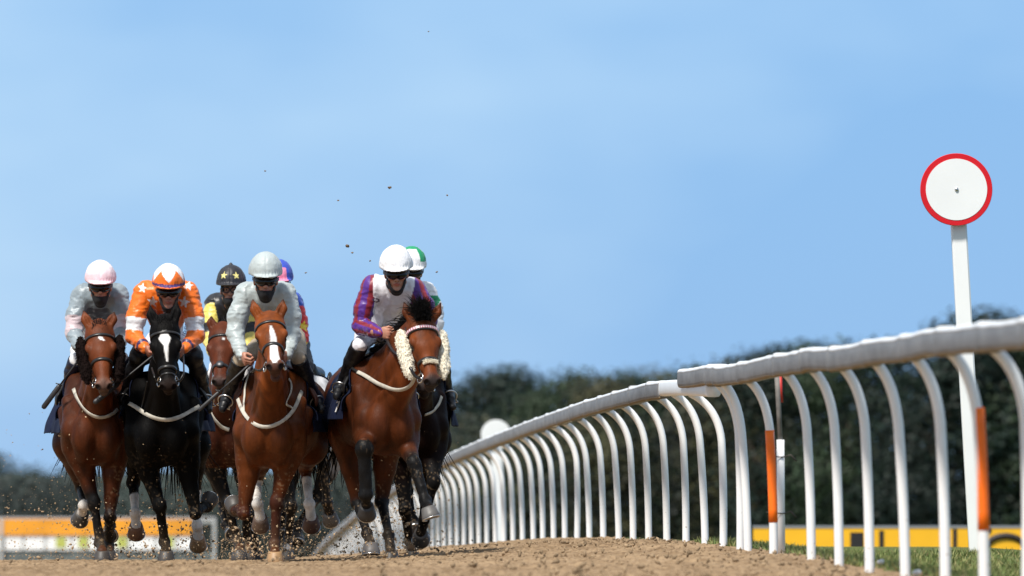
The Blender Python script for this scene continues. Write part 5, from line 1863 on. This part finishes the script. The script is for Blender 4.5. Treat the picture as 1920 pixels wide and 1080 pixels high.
def jk_grey(v, n, g):
    c = paint(len(v), (.025, .075, .42))
    s = g['sleeve'] & (g['at'] > .16)
    c[s] = C3(.60, .010, .014)
    P = g['P']
    for px, py, R, a in ((569, 612, .052, .2), (573, 646, .048, -.3), (552, 600, .04, 0), (560, 664, .035, .3)):
        c[px_star(v, P, px, py, .25, R, a)] = C3(.82, .55, .03)
    return c
def jk_dark(v, n, g):
    c = paint(len(v), (.76, .76, .78))
    s = g['sleeve']
    m = s & (g['at'] > .12) & (g['at'] < .95)
    ang = np.sin(g['at'] * 4.5 + g['aw'][:, 0] * 30)
    c[m & (ang > -.1)] = C3(.0, .26, .10)
    c[~s & (np.abs(g['lat']) < .035)] = C3(.0, .2, .08)
    c[~s & (np.abs(g['lat']) > .09) & (g['ttor'] > .15)] = C3(.0, .24, .09)
    return c
JK = dict(lead=jk_lead, chestnut=jk_chestnut, black=jk_black, left=jk_left, behind=jk_behind, grey=jk_grey, dark=jk_dark)
# ---- caps
def cap_plain(c_):
    def f(a, b, e, v, K, fw, uh, rt, s): return paint(len(v), c_)
    return f
def cap_black(a, b, e, v, K, fw, uh, rt, s):
    c = paint(len(v), (.80, .15, .006))
    az = np.arctan2(a, b)
    edge = .165 - .075 * np.abs(((az * 4.0 / math.pi * 1.0 + .0) % 2) - 1) * 1.15 + .02
    zig = np.abs(((az / (math.pi / 2.6) + .0) + .5) % 1 - .5) * 2          # 0 in the middle of a point, 1 in the notch
    c[e > .095 + .085 * zig] = WHITE
    c[(e > .066) & (e < .084) & (np.hypot(a, b) > .09)] = C3(.05, .02, .13)
    return c
def cap_behind(a, b, e, v, K, fw, uh, rt, s):
    c = paint(len(v), (.014, .014, .020))
    for sg in (-1, 1):
        ctr = K(.054 * sg, .11, .135)
        c[star_mask(v, ctr, fw + rt * .5 * sg + uh * .3, uh, .034 * s) & (b > 0)] = C3(.80, .70, .25)
    return c
def cap_grey(a, b, e, v, K, fw, uh, rt, s):
    c = paint(len(v), (.03, .07, .45))
    az = np.arctan2(a, b)
    c[(np.sin(az * 3 + 2.2) > .0) & (e < .165)] = C3(.72, .22, .36)
    return c
def cap_dark(a, b, e, v, K, fw, uh, rt, s):
    c = paint(len(v), (.78, .78, .80))
    az = np.arctan2(a, b)
    c[(np.sin(az * 3 - 1.2) > .2) & (e > .11)] = C3(.0, .28, .11)
    c[e > .205] = C3(.0, .28, .11)
    return c
def cap_left(a, b, e, v, K, fw, uh, rt, s):
    c = paint(len(v), (.80, .58, .64))
    return lerp(c, C3(.80, .72, .75), sstep(.10, .17, e)[:, None])
CAPS = dict(lead=cap_plain((.80, .80, .83)), chestnut=cap_plain((.40, .45, .455)), black=cap_black, left=cap_left, behind=cap_behind, grey=cap_grey, dark=cap_dark)

ONLY = None
for key, S in HORSES.items():
    if ONLY and key not in ONLY: continue
    hroot, P, T, H = make_horse(S)
    R = RIDERS[key]
    R['jacket_rule'] = JK[key]; R['cap_rule'] = CAPS[key]
    O = V(*hroot.location)
    rroot, wr = make_rider(R, P, T, O, S.get('ground', 0))
    if key == 'left':
        whip('black whip held out to the left by the leftmost jockey', O + wr[0] + V(0, -.05, -.04), O + P(80, 766, .45))
    if key == 'black':
        whip('black whip slanting down from the orange jockey towards the leftmost horse', O + P(281, 672, .55), O + P(176, 756, .75))
    if key == 'chestnut':
        whip('black whip slanting down from the silver jockey towards the black horse', O + P(459, 692, .5), O + P(372, 770, .55), r1=.014)
# ------------------------------------------------------------------ kicked-up sand
def chips(n, seed, gen, smin, smax):
    r = np.random.default_rng(seed)
    p = gen(r, n)
    n = len(p)
    g = (1 + 5 ** .5) / 2
    base = np.array([(-1, g, 0), (1, g, 0), (-1, -g, 0), (1, -g, 0), (0, -1, g), (0, 1, g), (0, -1, -g), (0, 1, -g), (g, 0, -1), (g, 0, 1), (-g, 0, -1), (-g, 0, 1)]) / 1.9
    fc = np.array([(0, 11, 5), (0, 5, 1), (0, 1, 7), (0, 7, 10), (0, 10, 11), (1, 5, 9), (5, 11, 4), (11, 10, 2), (10, 7, 6), (7, 1, 8), (3, 9, 4), (3, 4, 2), (3, 2, 6), (3, 6, 8), (3, 8, 9), (4, 9, 5), (2, 4, 11), (6, 2, 10), (8, 6, 7), (9, 8, 1)])
    sz = smin + (smax - smin) * r.random(n) ** 4
    v = base[None] * r.uniform(.6, 1.3, (n, 12, 1)) + r.normal(0, .16, (n, 12, 3))
    st = r.normal(0, 1, (n, 3)); st /= np.linalg.norm(st, axis=1, keepdims=True)
    v = v + st[:, None, :] * (v * st[:, None, :]).sum(-1, keepdims=True) * r.uniform(0, 1.2, (n, 1, 1))
    v = p[:, None] + v * sz[:, None, None]
    f = (np.arange(n)[:, None, None] * 12 + fc[None]).reshape(-1, 3)
    c = np.array((.48, .345, .215))[None] * r.uniform(.5, 1.25, (n, 1))
    return v.reshape(-1, 3), f, np.repeat(c, 12, 0)
M_CLOD = mat('flying_sand', rough=.95, attr=True, spec=.1)
HOOVES = [(197, 67.2), (255, 67.6), (310, 66), (372, 67.5), (440, 70.5), (487, 65.5), (515, 64), (545, 70), (584, 65.6), (617, 71), (692, 64.8), (731, 64.6), (772, 67), (790, 67.5)]
def g_spray(r, n):
    h = np.array(HOOVES)[r.integers(0, len(HOOVES), n)]
    d = h[:, 1] + r.exponential(.9, n) - .3
    px = h[:, 0] + r.normal(0, 42, n) - 12
    z = r.exponential(.17, n) ** 1.0
    x = (px - 960) * d / FPX
    return np.stack([x, d, ground_z(x, d) + .01 + z], -1)
def g_wide(r, n):
    px = r.uniform(-40, 860, n); d = r.uniform(65, 76, n)
    z = r.exponential(.32, n)
    x = (px - 960) * d / FPX
    k = z < 1.15
    return np.stack([x, d, ground_z(x, d) + z], -1)[k]
parts_ = [chips(2600, 1, g_spray, .002, .0095), chips(3400, 2, g_wide, .0015, .0062)]
# tight bursts where hooves strike or leave the surface
def burst(px, py, d, n, sp, seed):
    def g(r, m):
        c = PX(px, py, d)
        return c + r.normal(0, 1, (m, 3)) * V(sp[0], .12, sp[1])
    return chips(int(n * .75), seed, g, .0025, .011)
for j, b in enumerate([(345, 1000, 66.8, 70, (.035, .12)), (140, 980, 67.5, 60, (.10, .10)), (500, 1025, 66, 160, (.22, .05)), (550, 1000, 69, 90, (.08, .13)), (655, 1018, 66, 110, (.25, .07)), (745, 985, 65.5, 60, (.05, .11)),
                       (440, 1030, 69, 160, (.2, .05)), (210, 1035, 67, 120, (.2, .04)), (180, 1010, 67.5, 60, (.05, .08)), (310, 930, 67.5, 30, (.12, .08)), (60, 960, 68, 26, (.25, .10)), (350, 940, 67, 24, (.05, .05)), (690, 1000, 66, 60, (.12, .1))]):
    parts_.append(burst(*b, 40 + j))
vv, ff, cc, off = [], [], [], 0
for v_, f_, c_ in parts_:
    vv.append(v_); ff.append(f_ + off); cc.append(c_); off += len(v_)
tag(obj('kicked_up_sand', mesh_from(np.concatenate(vv), np.concatenate(ff), False, np.concatenate(cc)), M_CLOD), kind='stuff')
# clods thrown up high against the sky
for i, (px, py, rpx, lb) in enumerate([(731, 351, 3.2, 'largest clod of sand in the sky, high above the lead jockey'), (651, 462, 4.0, 'flat clod of sand just left of the lead jockey, level with his cap'),
                                       (660, 474, 2.2, 'small clod of sand just below the flat one by the lead jockey'), (497, 320, 2.2, 'clod of sand high above the silver-capped jockey'),
                                       (635, 376, 2.0, 'tiny clod of sand in the sky left of the largest one'), (838, 366, 2.0, 'clod of sand in the sky right of the lead jockey'),
                                       (803, 58, 1.6, 'highest clod of sand, near the top of the sky'), (572, 511, 2.0, 'tiny clod of sand right of the blue and pink cap'), (693, 489, 2.0, 'tiny clod of sand close to the white shoulder'),
                                       (819, 510, 2.0, 'pale crumb of sand right of the green and white cap'), (112, 818, 2.2, 'dark crumb of sand at the flank of the leftmost horse'), (79, 843, 2.0, 'small crumb left of the leftmost horse')]):
    d = 66 + .4 * (i % 4)
    c = PX(px, py, d)
    r = np.random.default_rng(600 + i)
    Fc = Field(V(-.05, -.05, -.05), V(.05, .05, .05), .004)
    R = .8 * rpx * d / FPX
    for _ in range(5):
        Fc.ell(r.normal(0, R * .5, 3) * V(1.3, 1, .6), R * r.uniform(.5, .8), None, .004)
    v_, f_ = Fc.nets()
    v_ = v_ + r.normal(0, R * .12, v_.shape)
    o = obj('sand_clod', mesh_from(v_, f_, False, np.ones((len(v_), 3)) * np.array((.22, .145, .085)) * r.uniform(.6, 1.2, (len(v_), 1))), M_CLOD)
    o.location = c
    tag(o, lb, 'clod', 'clods of sand flying in the sky')
# loose clods lying on the churned surface
def g_loose(r, n):
    d = r.uniform(40, 70, n); q = -r.exponential(2.2, n) - .02
    x = x_rail(d) + q
    k = (x > -5) & (x < 4.3)
    x, d = x[k], d[k]
    return np.stack([x, d, ground_z(x, d) + .012], -1)
v_, f_, c_ = chips(1300, 77, g_loose, .004, .015)
tag(obj('loose_clods', mesh_from(v_, f_, False, c_ * .62), M_CLOD), kind='stuff')
# white stones by the near rail
for (px, py, rr, lb) in ((1718, 1074, .02, 'white stone lying in the sand at the foot of the near rail'), (1650, 1054, .016, 'smaller white stone by a post of the near rail')):
    s_ = (px - 235) / 4.3; d = FPX / s_ - .3
    Fc = Field(V(-.06, -.06, -.06), V(.06, .06, .06), .005)
    Fc.ell(V(0, 0, 0), (rr * 1.2, rr, rr * .8), None, .01); Fc.ell(V(.012, 0, .006), rr * .7, None, .01)
    v_, f_ = Fc.nets()
    o = obj('stone', mesh_from(v_, f_), mat('white_stone', (.70, .70, .68), .7, bump=(60, .5, .003)))
    x = (px - 960) * d / FPX
    o.location = PX(px, py, d)
    tag(o, lb, 'stone', 'white stones')
